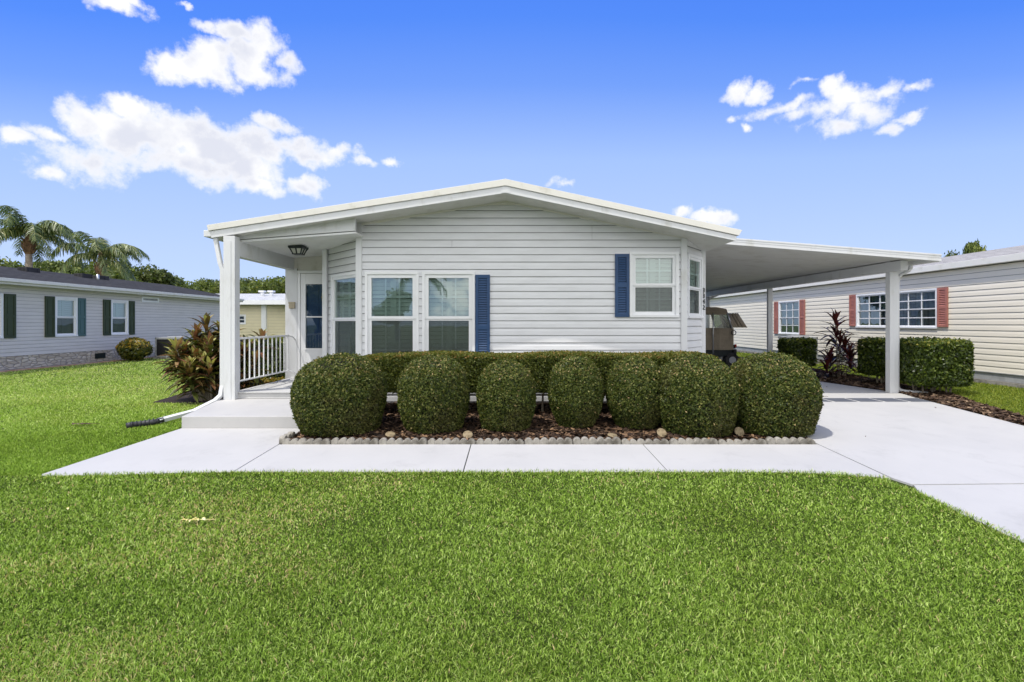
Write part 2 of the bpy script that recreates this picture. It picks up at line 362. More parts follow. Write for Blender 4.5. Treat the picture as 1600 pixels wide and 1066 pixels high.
    def build(s, name, mats, parent=None, bevel=0):
        if not isinstance(mats, (list, tuple)): mats = [mats]
        me = bpy.data.meshes.new(name); me.from_pydata(s.v, [], s.f)
        for x in mats: me.materials.append(MT[x] if isinstance(x, str) else x)
        me.polygons.foreach_set('material_index', s.m); me.polygons.foreach_set('use_smooth', s.sm); me.update()
        o = place(name, me, parent)
        if bevel:
            b = o.modifiers.new('bevel', 'BEVEL'); b.width = bevel; b.segments = 2; b.limit_method = 'ANGLE'
        return o
def frame(ox, oy, dx, dy):
    L = math.hypot(dx, dy); dx /= L; dy /= L; nx, ny = dy, -dx
    return lambda s, z, o: (ox + dx * s + nx * o, oy + dy * s + ny * o, z)
def copy_tree(o, parent=None):
    c = o.copy(); COL.objects.link(c); c.parent = parent
    for ch in list(o.children): copy_tree(ch, c)
    return c

def gz(x, y):
    z = .04 * (y - 8.4) if y < 8.4 else 0.0
    z = max(z, -.42)
    if x > 7.8: z += .10 * min(1, (x - 7.8) / 2.2) * (1 if y > 8.4 else max(0, (y - 2) / 6.4))
    return z
def gza(x, y):
    z = np.clip(.04 * (y - 8.4), -.42, 0)
    return z + .10 * np.clip((x - 7.8) / 2.2, 0, 1) * np.clip((y - 2) / 6.4, 0, 1)

# ------------------------------------------------------------------ siding, windows, shutters
def siding(mb, fr, s0, s1, zb, top, ops, h=.1265, zref=2.71, lip=.018, m=0):
    ztop = max(z for _, z in top)
    def ends(z):
        l, r = s0, s1
        for (a, za), (b, zb_) in zip(top, top[1:]):
            if za < zb_ and za <= z <= zb_: l = a + (b - a) * (z - za) / (zb_ - za)
            if za > zb_ and zb_ <= z <= za: r = a + (b - a) * (za - z) / (za - zb_)
        return l, r
    k = math.floor((zb - zref) / h)
    while zref + k * h < ztop - 1e-4:
        c0 = zref + k * h; c1 = c0 + h; k += 1
        br = {max(c0, zb), c0 + h * .55, c1}
        for o in ops:
            for z in (o[2], o[3]):
                if c0 < z < c1: br.add(z)
        for _, z in top:
            if c0 < z < c1: br.add(z)
        br = sorted(z for z in br if max(c0, zb) - 1e-6 <= z <= min(c1, ztop) + 1e-6)
        def off(z):
            t = (z - c0) / h
            return lip * (1 - .25 * t / .55) if t < .55 else lip * .75 * (1 - (t - .55) / .45)
        for i, (za, z2) in enumerate(zip(br, br[1:])):
            if z2 - za < 1e-4: continue
            la, ra = ends(za + 1e-5); lb, rb = ends(z2 - 1e-5)
            zm = (za + z2) / 2; cuts = sorted((o[0], o[1]) for o in ops if o[2] < zm < o[3])
            segs = []; cur = None
            xs = [('L', None)] ; a = (la, lb)
            for (p, q) in cuts:
                if p > a[0]: segs.append((a[0], a[1], p, p))
                a = (max(q, a[0]), max(q, a[1]))
            if a[0] < ra: segs.append((a[0], a[1], ra, rb))
            for (xa, xb, xc, xd) in segs:
                last = abs(z2 - c1) < 1e-4; g = .007 if last else 0
                mb.poly([fr(xa, za, off(za)), fr(xc, za, off(za)), fr(xd, z2 - g, off(z2 - g)), fr(xb, z2 - g, off(z2 - g))], m)
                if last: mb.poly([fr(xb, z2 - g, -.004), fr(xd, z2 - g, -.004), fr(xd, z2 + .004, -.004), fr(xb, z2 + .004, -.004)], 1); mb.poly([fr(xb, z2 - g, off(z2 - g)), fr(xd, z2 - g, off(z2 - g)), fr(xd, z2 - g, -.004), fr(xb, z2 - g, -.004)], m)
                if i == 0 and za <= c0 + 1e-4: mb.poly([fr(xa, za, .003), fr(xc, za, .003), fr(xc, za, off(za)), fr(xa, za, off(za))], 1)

def window(fr, s0, s1, z0, z1, parent, zm=None, cas=.05, muntin=(2, 1), low=False, scr=True, blind='slat', trimmat='vinyl', pane='glass', sash=.05, proud=.035, front=False):
    """double-hung window: casing, sashes, meeting rail and grille in one frame; pane, screen and interior shutter are its pieces"""
    mb = MB(); c = cas
    mb.fbox(fr, s0, s1, -.06, proud, z1 - c, z1); mb.fbox(fr, s0, s1, -.06, proud + .012, z0, z0 + c * .9)
    mb.fbox(fr, s0, s0 + c, -.06, proud - .002, z0 + c * .9, z1 - c); mb.fbox(fr, s1 - c, s1, -.06, proud - .002, z0 + c * .9, z1 - c)
    a0, a1, b0, b1 = s0 + c, s1 - c, z0 + c * .9, z1 - c
    zm = (b0 + b1) / 2 if zm is None else zm; w = sash
    for (za, zb_, o) in ((zm - w * .35, b1, .012), (b0, zm - w * .35 - .002, -.004)):
        mb.fbox(fr, a0, a0 + w, -.05, o, za, zb_); mb.fbox(fr, a1 - w, a1, -.05, o, za, zb_)
        mb.fbox(fr, a0 + w, a1 - w, -.05, o - .001, zb_ - w * (1 if za > b0 else .45), zb_); mb.fbox(fr, a0 + w, a1 - w, -.05, o - .001, za, za + w * (.75 if za > b0 else 1))
    if muntin:
        nx, nz = muntin; mo0, mo1 = (-.016, -.004) if front else (-.041, -.033); mw = .012
        for (za, zb_) in ((zm + w * .4, b1 - w),) + (((b0 + w, zm - w * .8),) if low else ()):
            for i in range(nx):
                x = a0 + w + (a1 - a0 - 2 * w) * (i + 1) / (nx + 1); mb.fbox(fr, x - mw, x + mw, mo0, mo1 + .001, za, zb_)
            for i in range(nz):
                z = za + (zb_ - za) * (i + 1) / (nz + 1); mb.fbox(fr, a0 + w, a1 - w, mo0 - .001, mo1, z - mw, z + mw)
    f = mb.build('window', trimmat, parent)
    p = MB(); p.poly([fr(a0 + w, b0 + w, -.022), fr(a1 - w, b0 + w, -.022), fr(a1 - w, zm - w * .6, -.022), fr(a0 + w, zm - w * .6, -.022)])
    p.poly([fr(a0 + w, zm + w * .3, -.018), fr(a1 - w, zm + w * .3, -.018), fr(a1 - w, b1 - w, -.018), fr(a0 + w, b1 - w, -.018)])
    p.build('window_pane', pane, f)
    if scr:
        q = MB(); q.poly([fr(a0 + w, b0 + w, -.012), fr(a1 - w, b0 + w, -.012), fr(a1 - w, zm - w * .5, -.012), fr(a0 + w, zm - w * .5, -.012)]); q.build('insect_screen', 'screen', f)
    if blind == 'slat':
        q = MB(); n = 2 if (s1 - s0) > .6 else 1; d = -.11
        for i in range(n):
            xa = a0 - .01 + (a1 - a0 + .02) * i / n; xb = a0 - .01 + (a1 - a0 + .02) * (i + 1) / n
            q.fbox(fr, xa, xa + .05, d - .02, d + .024, b0, b1); q.fbox(fr, xb - .05, xb, d - .02, d + .024, b0, b1)
            q.fbox(fr, xa + .05, xb - .05, d - .02, d + .01, b1 - .06, b1)
            z = b0 + .03
            while z < b1 - .09:
                q.mesh8([fr(xa + .05, z, d + .014), fr(xb - .05, z, d + .014), fr(xb - .05, z + .064, d - .004), fr(xa + .05, z + .064, d - .004),
                         fr(xa + .05, z + .005, d + .019), fr(xb - .05, z + .005, d + .019), fr(xb - .05, z + .069, d + .001), fr(xa + .05, z + .069, d + .001)]); z += .072
        q.build('interior_shutter', 'blind', f)
    elif blind == 'curtain':
        q = MB(); n = int((a1 - a0) / .03); prev = None
        for i in range(n + 1):
            s = a0 - .02 + (a1 - a0 + .04) * i / n; o = -.12 + .022 * math.sin(i * 1.35) + .008 * math.sin(i * 3.1)
            if prev: q.poly([fr(prev[0], b0, prev[1]), fr(s, b0, o), fr(s, b1, o), fr(prev[0], b1, prev[1])], 0, True)
            prev = (s, o)
        q.build('curtain', 'curtain', f)
    # dark room behind
    q = MB(); d = -.34
    q.poly([fr(s0 - .1, z0 - .1, d), fr(s1 + .1, z0 - .1, d), fr(s1 + .1, z1 + .1, d), fr(s0 - .1, z1 + .1, d)])
    q.build('room_shade', 'dark', f)
    return f
def louvres(fr, s0, s1, z0, z1, parent, mat, split=.5, o=.018):
    mb = MB(); e = (s1 - s0) * .2; zm = z0 + (z1 - z0) * split; t = .035
    mb.fbox(fr, s0, s0 + e, o, o + .030, z0, z1); mb.fbox(fr, s1 - e, s1, o, o + .030, z0, z1)
    for a, b in ((z0, z0 + t * 1.6), (zm - t, zm + t), (z1 - t * 1.6, z1)): mb.fbox(fr, s0 + e, s1 - e, o, o + .028, a, b)
    mb.fbox(fr, s0 + e, s1 - e, o, o + .006, z0, z1)
    for a, b in ((z0 + t * 1.6, zm - t), (zm + t, z1 - t * 1.6)):
        n = max(3, int((b - a) / .040))
        for i in range(n):
            z = a + (b - a) * i / n; h = (b - a) / n
            mb.poly([fr(s0 + e, z, o + .026), fr(s1 - e, z, o + .026), fr(s1 - e, z + h * .62, o + .012), fr(s0 + e, z + h * .62, o + .012)])
            mb.poly([fr(s0 + e, z, o + .026), fr(s0 + e, z, o + .006), fr(s1 - e, z, o + .006), fr(s1 - e, z, o + .026)])
    return mb.build('shutter', mat, parent)
def panelshut(fr, s0, s1, z0, z1, parent, mat, o=.018):
    mb = MB(); e = (s1 - s0) * .18; zm = (z0 + z1) / 2
    mb.fbox(fr, s0, s1, o, o + .012, z0, z1)
    mb.fbox(fr, s0, s0 + e, o + .012, o + .03, z0, z1); mb.fbox(fr, s1 - e, s1, o + .012, o + .03, z0, z1)
    for a, b in ((z0, z0 + .07), (zm - .04, zm + .04), (z1 - .07, z1)): mb.fbox(fr, s0 + e, s1 - e, o + .012, o + .028, a, b)
    for a, b in ((z0 + .10, zm - .07), (zm + .07, z1 - .10)): mb.fbox(fr, s0 + e + .03, s1 - e - .03, o + .012, o + .022, a, b)
    return mb.build('shutter', mat, parent)

# ------------------------------------------------------------------ ground, paths, beds
xs = [-400, -200, -120, -80, -50, -30, -20, -15, -10, -5, 0, 5, 7.8, 8.5, 9.2, 10, 15, 20, 30, 50, 80, 120, 200, 400]
ys = [-300, -150, -80, -40, -20, -10, -2.1, 0, 2, 4, 6, 8.4, 12, 20, 40, 80, 150, 300, 600]
V = [(x, y, gz(x, y)) for y in ys for x in xs]; nx = len(xs)
Fq = [(j * nx + i, j * nx + i + 1, (j + 1) * nx + i + 1, (j + 1) * nx + i) for j in range(len(ys) - 1) for i in range(nx - 1)]
tag(place('ground', npmesh('ground', V, Fq, [MT['ground']])), kind='structure')
# walkway slabs
wk = MB(); up = lambda x, y: gz(x, y) + .018
for a, b in ((-4.70, -2.855), (-2.845, -.505), (-.495, 1.595), (1.605, 3.70)):
    if a < -4: pts = [(-4.74, 4.90), (-4.70, 4.86), (b, 4.98), (b, 5.94), (-2.86, 5.96), (-2.86, 6.705), (-4.56, 6.705)]
    elif b > 3.6: pts = [(a, 4.98), (2.9, 4.97), (3.3, 4.92), (3.73, 4.79), (3.737, 5.94), (a, 5.94)]
    else: pts = [(a, 4.98), (b, 4.98), (b, 5.94), (a, 5.94)]
    wk.slab(pts, None, up)
wk.box(-4.6, 3.7, 5.0, 5.93, -.3, -.16, 1)
tag(wk.build('walkway', ['conc', 'soil'], None, .004), kind='structure')
dr = MB(); up2 = lambda x, y: gz(min(x, 7.7), y) + .020
dr.slab([(3.745, 4.80), (3.80, 4.62), (7.14, 4.70), (7.19, 6.8), (7.33, 8.4), (3.745, 8.4)], None, up2)
dr.slab([(3.68, -2.0), (7.2, -2.0), (7.15, 4.68), (3.80, 4.60), (3.72, 4.45), (3.68, 4.0)], None, up2)
dr.slab([(3.62, 8.4), (7.33, 8.4), (7.42, 8.75), (7.63, 9.5), (7.63, 9.75), (7.25, 11.6), (7.2, 20.5), (3.62, 20.5)], None, up2)
drv = tag(dr.build('driveway', 'conc', None), kind='structure')
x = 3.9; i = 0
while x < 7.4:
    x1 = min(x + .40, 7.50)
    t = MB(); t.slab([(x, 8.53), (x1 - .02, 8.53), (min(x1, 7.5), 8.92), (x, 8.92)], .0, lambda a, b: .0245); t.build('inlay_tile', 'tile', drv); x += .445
# right planting strip and front bed
def strip_obj(name, pts, lift, mat): 
    m = MB(); m.slab(pts, None, lambda x, y: gz(x, y) + lift); return tag(m.build(name, mat), kind='structure')
strip_obj('planting_strip', [(7.2, 5.2), (7.45, 5.4), (7.7, 7.2), (8.0, 8.4), (7.335, 8.4), (7.2, 6.8)], .014, 'mulch')
strip_obj('planting_strip', [(7.335, 8.4), (8.0, 8.4), (8.4, 9.3), (8.75, 12.5), (8.9, 20), (7.21, 20), (7.26, 11.6), (7.64, 9.75), (7.64, 9.5), (7.43, 8.75)], .014, 'mulch')
strip_obj('mulch_bed', [(-2.84, 5.97), (3.72, 5.97), (3.72, 8.4), (-2.84, 8.4)], .016, 'mulch')
strip_obj('mulch_bed', [(-6.3, 8.5), (-4.7, 8.3), (-4.7, 13), (-7, 13), (-6.6, 10)], .014, 'mulch')
def chips(name, n, sampler, mat, kind, size=.03):
    x, y = sampler(n); n = len(x); z = gza(x, y) + .02 + rng.random(n) * .025
    a = rng.random(n) * 6.283; L = size * (.5 + rng.random(n)); w = L * (.25 + .3 * rng.random(n)); tl = rng.normal(0, .35, n)
    dx, dy = np.cos(a), np.sin(a); C = np.stack([x, y, z], 1)
    A = np.stack([dx * L, dy * L, tl * L * .6], 1); B = np.stack([-dy * w, dx * w, rng.normal(0, .4, n) * w], 1)
    V = np.stack([C - A - B, C + A - B, C + A + B, C - A + B], 1).reshape(-1, 3)
    tag(place(name, npmesh(name, V, np.arange(4 * n).reshape(-1, 4), [MT[mat]], rng.random(n))), kind=kind)
chips('bark_mulch', 26000, lambda n: (rng.uniform(-2.82, 3.7, n), rng.uniform(6.0, 8.3, n)), 'chips', 'stuff')
def sr(n):
    y = 5.3 + 14.5 * rng.random(n) ** 1.6; e0 = np.interp(y, [5.2, 6.8, 8.6, 9.6, 11.6, 20], [7.22, 7.22, 7.38, 7.66, 7.3, 7.24]); e1 = np.interp(y, [5.2, 7.2, 8.4, 9.3, 12.5, 20], [7.4, 7.7, 8.0, 8.4, 8.75, 8.9])
    return e0 + (e1 - e0) * rng.random(n), y
chips('bark_mulch', 22000, sr, 'chipsd', 'stuff', .035)

# scalloped edging blocks
def edging_block(mb, L=.60, n=6):
    w = L / n
    for k in range(n):
        cx = -L / 2 + w * (k + .5); jr = random.uniform(.84, 1.06); r = w * .49 * jr; N = 10
        pts = [(cx - r, 0)] + [(cx + r * math.cos(math.pi * (1 - i / N)), .035 + r * .95 * math.sin(math.pi * i / N) + 0) for i in range(N + 1)] + [(cx + r, 0)]
        b = len(mb.v)
        for y, sc in ((-.035, .82), (-.025, 1), (.025, 1), (.035, .82)):
            mb.v += [(cx + (x - cx) * sc, y, z * (sc * .1 + .9)) for x, z in pts]
        M = len(pts)
        mb.f.append(tuple(b + i for i in range(M))); mb.m.append(0); mb.sm.append(False)
        mb.f.append(tuple(b + 3 * M + i for i in reversed(range(M)))); mb.m.append(0); mb.sm.append(False)
        for q in range(3):
            for i in range(M):
                j = (i + 1) % M; mb.f.append((b + q * M + i, b + (q + 1) * M + i, b + (q + 1) * M + j, b + q * M + j)); mb.m.append(0); mb.sm.append(True)
    mb.box(-L / 2, L / 2, -.03, .03, -.02, .045)
where = ['at the left corner in front of the widest bush', 'half buried under the widest left bush', 'between the first and second bush from the left', 'under the second bush from the left', 'in front of the third bush from the left', 'between the third and fourth bush from the left', 'in front of the fourth bush from the left', 'under the fifth bush from the left', 'half hidden by the sixth bush from the left', 'between the sixth and the last bush', 'under the last bush, at the right corner']
for k in range(11):
    mb = MB(); edging_block(mb, .585)
    o = mb.build('edging_block', 'edging'); x = -2.52 + k * .5935
    o.location = (x, 5.975 + random.uniform(-.006, .006), gz(0, 5.97) + .012 + random.uniform(-.016, .004)); o.rotation_euler = (random.uniform(-.14, .14), random.uniform(-.02, .02), random.uniform(-.02, .02))
    tag(o, 'scalloped concrete edging block ' + where[k], 'edging block', 'scalloped edging blocks along the mulch bed')
mb = MB(); edging_block(mb, .30, 3); o = mb.build('edging_block', 'edging'); o.location = (-2.83, 6.13, -.07); o.rotation_euler = (0, 0, R(88))
tag(o, 'short scalloped edging block turning the left corner of the bed', 'edging block', 'scalloped edging blocks along the mulch bed')
# tan stone discs
for (u, v, lab, ry) in ((610, 680, 'tan round stone disc lying in the shade right of the widest left bush', 15), (731, 682, 'tan round stone disc standing between the second and third bush', 35), (957, 681, 'tan round stone disc lying flat right of the fourth bush', 8), (1034, 680, 'tan round stone disc leaning between the fifth and sixth bush', 50), (1155, 679, 'tan round stone disc standing between the sixth and the last bush', 60)):
    Y = 1319 / (v + 6 - 475) ; mb = MB(); mb.lathe((0, 0, 0), [(.02, -.012), (.055, -.012), (.066, 0), (.060, .012), (.046, .008), (.02, .012)], 20)
    o = mb.build('stone_disc', 'disc'); o.location = ((u - 800) * Y / 760, Y, gz(0, Y) + .045 + .0006 * ry); o.rotation_euler = (R(ry), R(8), 0)
    tag(o, lab, 'stone disc', 'tan stone discs in the mulch bed')

# ------------------------------------------------------------------ main house
H = empty('bungalow', (0, 8.4, 0), 'white vinyl sided bungalow with blue shutters, a low gable roof and a corner porch', 'house')
frF = frame(0, 8.4, 1, 0)
frLB = frame(-3.52, 9.32, 1, -1); LBL = .92 * math.sqrt(2)
frRB = frame(3.0, 8.4, .55, .67); RBL = math.hypot(.55, .67)
def sx_(u, Y): return (u - 800) * Y / 760
def sz_(v, Y): return 1.4 - (v - 505) * Y / 760
# window rectangles on the front, from u, v at Y = 8.4
w1 = (sx_(570, 8.37), sx_(654, 8.37), -.02 + .34, sz_(424.5, 8.37)); w2 = (sx_(659.5, 8.37), sx_(742, 8.37), .32, sz_(424.5, 8.37))
w3 = (sx_(984, 8.37), sx_(1061, 8.37), sz_(496, 8.37), sz_(393.5, 8.37))
topF = [(-2.6, 3.145), (-.39, 3.50), (.07, 3.50), (3.0, 2.91)]
mb = MB(); siding(mb, frF, -2.6, 3.0, 0.02, topF, [w1, w2, w3]); 
for (u, va, vb) in ((706, 375.5, 386.5), (925, 352, 375)):
    xq = sx_(u, 8.38); mb.fbox(frF, xq, xq + .002, .010, .0195, sz_(vb, 8.38), sz_(va, 8.38), 1)
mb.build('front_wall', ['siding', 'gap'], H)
# siding lap seams
lb = (.17, LBL - .10, .32, 2.30)
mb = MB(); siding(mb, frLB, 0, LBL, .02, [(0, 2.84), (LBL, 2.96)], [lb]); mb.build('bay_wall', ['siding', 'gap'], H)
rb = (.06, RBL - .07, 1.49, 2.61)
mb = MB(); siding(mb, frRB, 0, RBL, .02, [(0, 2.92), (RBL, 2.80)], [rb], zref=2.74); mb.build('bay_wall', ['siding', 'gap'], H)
mb = MB()
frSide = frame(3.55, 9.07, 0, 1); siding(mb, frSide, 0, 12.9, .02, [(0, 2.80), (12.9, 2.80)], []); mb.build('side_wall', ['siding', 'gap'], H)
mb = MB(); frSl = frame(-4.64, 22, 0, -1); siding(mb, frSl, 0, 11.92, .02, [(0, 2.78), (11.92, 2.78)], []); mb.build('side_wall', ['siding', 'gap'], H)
mb = MB(); mb.prism([(-4.64, 0), (3.55, 0), (3.55, 2.80), (-.1, 3.5), (-4.64, 2.78)], 21.97, 22.0); mb.build('rear_wall', ['siding', 'gap'], H)
# gable roofline trim on the wall
mb = MB()
for (a, za), (b, zb_) in zip(topF, topF[1:]):
    mb.mesh8([(a, 8.36, za - .065), (b, 8.36, zb_ - .065), (b, 8.405, zb_ - .065), (a, 8.405, za - .065), (a, 8.36, za + .03), (b, 8.36, zb_ + .03), (b, 8.405, zb_ + .03), (a, 8.405, za + .03)])
mb.build('frieze_trim', 'cream', H, .006)
# corner trims
def ctrim(x0, x1, y0, y1, z0, z1):
    mb = MB(); mb.box(x0, x1, y0, y1, z0, z1); return mb.build('corner_trim', 'trim', H, .006)
ctrim(-2.69, -2.585, 8.36, 8.47, 0, 3.12); ctrim(2.91, 3.015, 8.36, 8.47, 0, 2.93)
ctrim(-3.60, -3.515, 9.22, 9.34, 0, 2.88); ctrim(3.50, 3.585, 9.0, 9.12, 0, 2.86)
# roof
yF = 7.80; k_ = yF / 7.9
def fp(u, v): x, y, z = W(u, v, yF); return x, z
TL, TR, TP = fp(324, 352), fp(1159, 360), fp(790, 280)
ML, MR, MP = fp(326, 361), fp(1154, 368.5), fp(790, 290.5)
BLf, BRf, BP = fp(330, 371.8), fp(1150, 376.3), fp(790, 301.5)
mb = MB(); yb = 22.5
mb.prism([TL, TP, TR, MR, MP, ML], yF - .02, yb); mb.build('roof', 'cream', H, .004)
mb = MB(); mb.prism([(ML[0] + .03, ML[1] - .002), (MP[0], MP[1] - .002), (MR[0] - .03, MR[1] - .002), BRf, BP, BLf], yF, yF + .028)
mb.box(MP[0] - .07, MP[0] + .07, yF - .006, yF, BP[1] - .0, MP[1] - .02)
for xj in (-3.3, -1.55, 1.25, 2.75):
    zj = MP[1] + (xj - MP[0]) * ((MR[1] - MP[1]) / (MR[0] - MP[0]) if xj > MP[0] else (ML[1] - MP[1]) / (ML[0] - MP[0])); mb.box(xj, xj + .05, yF - .002, yF, zj - .105, zj - .012)
mb.build('fascia', 'trim', H, .004)
mb = MB(); mb.prism([(ML[0] + .03, ML[1] - .004), (MP[0], MP[1] - .004), (MR[0] - .03, MR[1] - .004), (BRf[0], BRf[1] + .01), (BP[0], BP[1] + .01), (BLf[0], BLf[1] + .01)], yF + .029, yb - .03)
mb.build('soffit', 'soffit', H)
mb = MB(); mb.box(-5.02 * k_, -4.87 * k_, yF + .01, yb, BLf[1] + .02, BLf[1] + .125); mb.build('gutter', 'trim', H, .01)
# porch
zc = lambda x: 2.735 + .075 * (x + 4.5)
mb = MB(); mb.mesh8([(-4.62, 8.02, zc(-4.62)), (-2.58, 8.02, zc(-2.58)), (-2.5, 10.02, zc(-2.5)), (-4.62, 10.02, zc(-4.62)), (-4.62, 8.02, zc(-4.62) + .03), (-2.58, 8.02, zc(-2.58) + .03), (-2.5, 10.02, zc(-2.5) + .03), (-4.62, 10.02, zc(-4.62) + .03)])
for i in range(20):
    if i < 4: continue
    y = 7.99 + i * .1; mb.mesh8([(-4.5, y, zc(-4.5) - .003), (-2.5, y, zc(-2.5) - .003), (-2.5, y + .088, zc(-2.5) - .003), (-4.5, y + .088, zc(-4.5) - .003), (-4.5, y, zc(-4.5) + .001), (-2.5, y, zc(-2.5) + .001), (-2.5, y + .088, zc(-2.5) + .001), (-4.5, y + .088, zc(-4.5) + .001)])
mb.build('porch_ceiling', 'ceil', H)
mb = MB(); mb.prism([(-4.62, 2.77), (-2.58, 2.92), (-2.58, 3.18), (-2.7, 3.15), (-4.62, 2.85)], 8.0, 8.07); mb.build('porch_header', 'trim', H, .004)
mb = MB(); mb.box(-4.60, -4.47, 7.96, 10.0, 2.50, 2.75); mb.box(-4.605, -4.462, 7.955, 10.0, 2.49, 2.515); mb.build('porch_beam', 'trim', H, .004)
mb = MB(); mb.box(-4.63, -4.445, 7.80, 7.945, .16, 2.80); mb.box(-4.57, -4.505, 7.794, 7.80, .17, 2.72); mb.build('porch_post', 'trim', H, .005)
# door wall with pilaster
mb = MB(); mb.box(-4.645, -4.40, 9.96, 10.1, .25, 2.52); mb.build('door_pilaster', 'trim', H, .005)
mb = MB(); frD = frame(0, 10.0, 1, 0)
mb.box(-4.40, -3.5, 10.0, 10.08, 2.48, 2.85); mb.build('door_wall', 'cream', H)
mb = MB(); mb.box(-4.64, -4.40, 9.99, 10.08, 2.5, 2.85); mb.build('door_wall', 'cream', H)
mb = MB(); mb.box(-4.398, -4.34, 9.965, 10.06, .28, 2.42); mb.box(-3.56, -3.5, 9.965, 10.06, .28, 2.42); mb.box(-4.398, -3.5, 9.955, 10.06, 2.42, 2.478); mb.build('door_frame', 'vinyl', H, .004)
mb = MB(); mb.box(-4.335, -4.23, 9.975, 10.02, .30, 2.415); mb.box(-3.66, -3.565, 9.975, 10.02, .30, 2.415); mb.box(-4.23, -3.66, 9.976, 10.02, 2.22, 2.415); mb.box(-4.23, -3.66, 9.976, 10.02, .30, .86)
mb.box(-4.25, -4.23, 9.965, 9.975, .86, 2.22); mb.box(-4.25, -3.64, 9.962, 9.975, 2.2, 2.235); mb.box(-4.25, -3.64, 9.962, 9.975, .85, .885); mb.box(-4.23, -3.66, 9.975, 10.0, 1.515, 1.54)
mb.box(-4.15, -3.74, 9.968, 9.976, .40, .74)
sdo = mb.build('storm_door', 'vinyl', H, .003)
mb = MB(); mb.poly([(-4.23, 9.99, .88), (-3.66, 9.99, .88), (-3.66, 9.99, 2.22), (-4.23, 9.99, 2.22)]); mb.build('storm_glass', 'glassd', sdo)
mb = MB(); mb.box(-4.33, -3.56, 10.03, 10.07, .3, 2.42)
for a, b in ((-4.20, -3.98), (-3.92, -3.70)):
    for z0, z1 in ((.45, 1.05), (1.15, 1.75), (1.85, 2.25)): mb.box(a, b, 10.018, 10.03, z0, z1)
fd = mb.build('front_door', 'door', H, .004)
mb = MB(); mb.box(-3.915, -3.865, 10.012, 10.028, 1.86, 2.02); mb.tube([(-3.89, 10.01, 1.98), (-3.92, 10.0, 1.93), (-3.89, 10.0, 1.88), (-3.86, 10.0, 1.93), (-3.89, 10.01, 1.98)], .009, 6); mb.build('door_knocker', 'brass', fd)
mb = MB(); mb.box(*[sx_(451.5, 9.94), sx_(460.5, 9.94)], 9.925, 9.958, sz_(482, 9.94), sz_(474.5, 9.94)); mb.box(sx_(451, 9.94), sx_(461, 9.94), 9.918, 9.958, sz_(474.5, 9.94), sz_(472, 9.94)); mb.build('doorbell_box', 'beige', H, .004)
# deck and step
mb = MB(); mb.box(-4.50, -2.62, 7.90, 10.0, .02, .262); mb.box(-4.53, -2.62, 7.88, 10.0, .262, .285); mb.box(-4.51, -2.62, 7.885, 7.90, .175, .195)
mb.build('porch_floor', 'deck', H, .005)
st = MB(); stop_ = lambda x, y: .111 + .055 * (y - 6.71)
st.slab([(-4.56, 6.71), (-2.86, 6.71), (-2.86, 7.885), (-4.64, 7.885), (-4.70, 7.80)], -.2, stop_); tag(st.build('entry_step', 'concstep', None, .008), kind='structure')
# railing
mb = MB(); ra = (-4.50, 7.95); 
mb.box(-4.52, -4.485, 7.945, 9.80, 1.13, 1.165); mb.box(-4.515, -4.49, 7.945, 9.80, .43, .455)
mb.tube([(-4.5, 9.78, 1.148), (-4.46, 9.90, 1.12), (-4.44, 9.96, 1.06)], .013, 8); mb.tube([(-4.5, 9.78, .443), (-4.44, 9.88, .41), (-4.39, 9.95, .28)], .013, 8)
rl = mb.build('railing', 'vinyl', H, .003)
y = 8.03
while y < 9.8:
    mb = MB(); mb.box(-4.511, -4.493, y - .009, y + .009, .455, 1.13); mb.build('baluster', 'vinyl', rl); y += .158
# porch lamp
lx, ly = -3.83, 8.72; lz = zc(lx)
mb = MB(); 
def fr4(mb, z, a): return [(lx - a, ly - a, z), (lx + a, ly - a, z), (lx + a, ly + a, z), (lx - a, ly + a, z)]
mb.mesh8(fr4(mb, lz - .045, .128) + fr4(mb, lz - .015, .13)); mb.mesh8(fr4(mb, lz - .015, .10) + fr4(mb, lz + .004, .10)); mb.mesh8(fr4(mb, lz - .058, .120) + fr4(mb, lz - .045, .128))
for sx2, sy2 in ((-1, -1), (1, -1), (1, 1), (-1, 1), (0, -1), (0, 1), (1, 0), (-1, 0)):
    mb.tube([(lx + sx2 * .110, ly + sy2 * .110, lz - .05), (lx + sx2 * .070, ly + sy2 * .070, lz - .145)], .012, 5)
mb.mesh8(fr4(mb, lz - .160, .080) + fr4(mb, lz - .145, .082)); lamp = mb.build('porch_lamp', 'black', H)
mb = MB(); mb.mesh8(fr4(mb, lz - .145, .066) + fr4(mb, lz - .055, .100)); mb.build('lamp_glass', 'lampglass', lamp)
# windows and shutters
window(frF, *w1, H, zm=sz_(496.5, 8.4), cas=.045, sash=.062, low=True); window(frF, *w2, H, zm=sz_(496.5, 8.4), cas=.045, sash=.062, low=True)
window(frF, *w3, H, zm=sz_(445, 8.4), cas=.05, sash=.055, low=True)
window(frLB, *lb, H, zm=1.48, cas=.045, sash=.05); window(frRB, *rb, H, zm=2.03, cas=.045, sash=.045)
louvres(frF, sx_(742.8, 8.37), sx_(765.5, 8.37), .30, sz_(429.5, 8.37), H, 'blue', .53)
louvres(frF, sx_(961, 8.37), sx_(983, 8.37), sz_(495.5, 8.37), sz_(397, 8.37), H, 'blue', .5)
# soffit under the right bay, closing panels above bays
mb = MB(); mb.prism([(-2.6, 3.0), (3.0, 2.9), (3.0, 3.0), (-.1, 3.5), (-2.6, 3.15)], 8.47, 8.49); mb.build('gable_back', 'soffit', H)
mb = MB(); mb.mesh8([(2.9, 8.41, 2.885), (3.66, 8.41, 2.745), (3.66, 22, 2.745), (3.4, 22, 2.80), (2.9, 8.41, 2.90), (3.66, 8.41, 2.76), (3.66, 22, 2.76), (3.4, 22, 2.82)]); mb.build('eave_soffit', 'soffit', H)
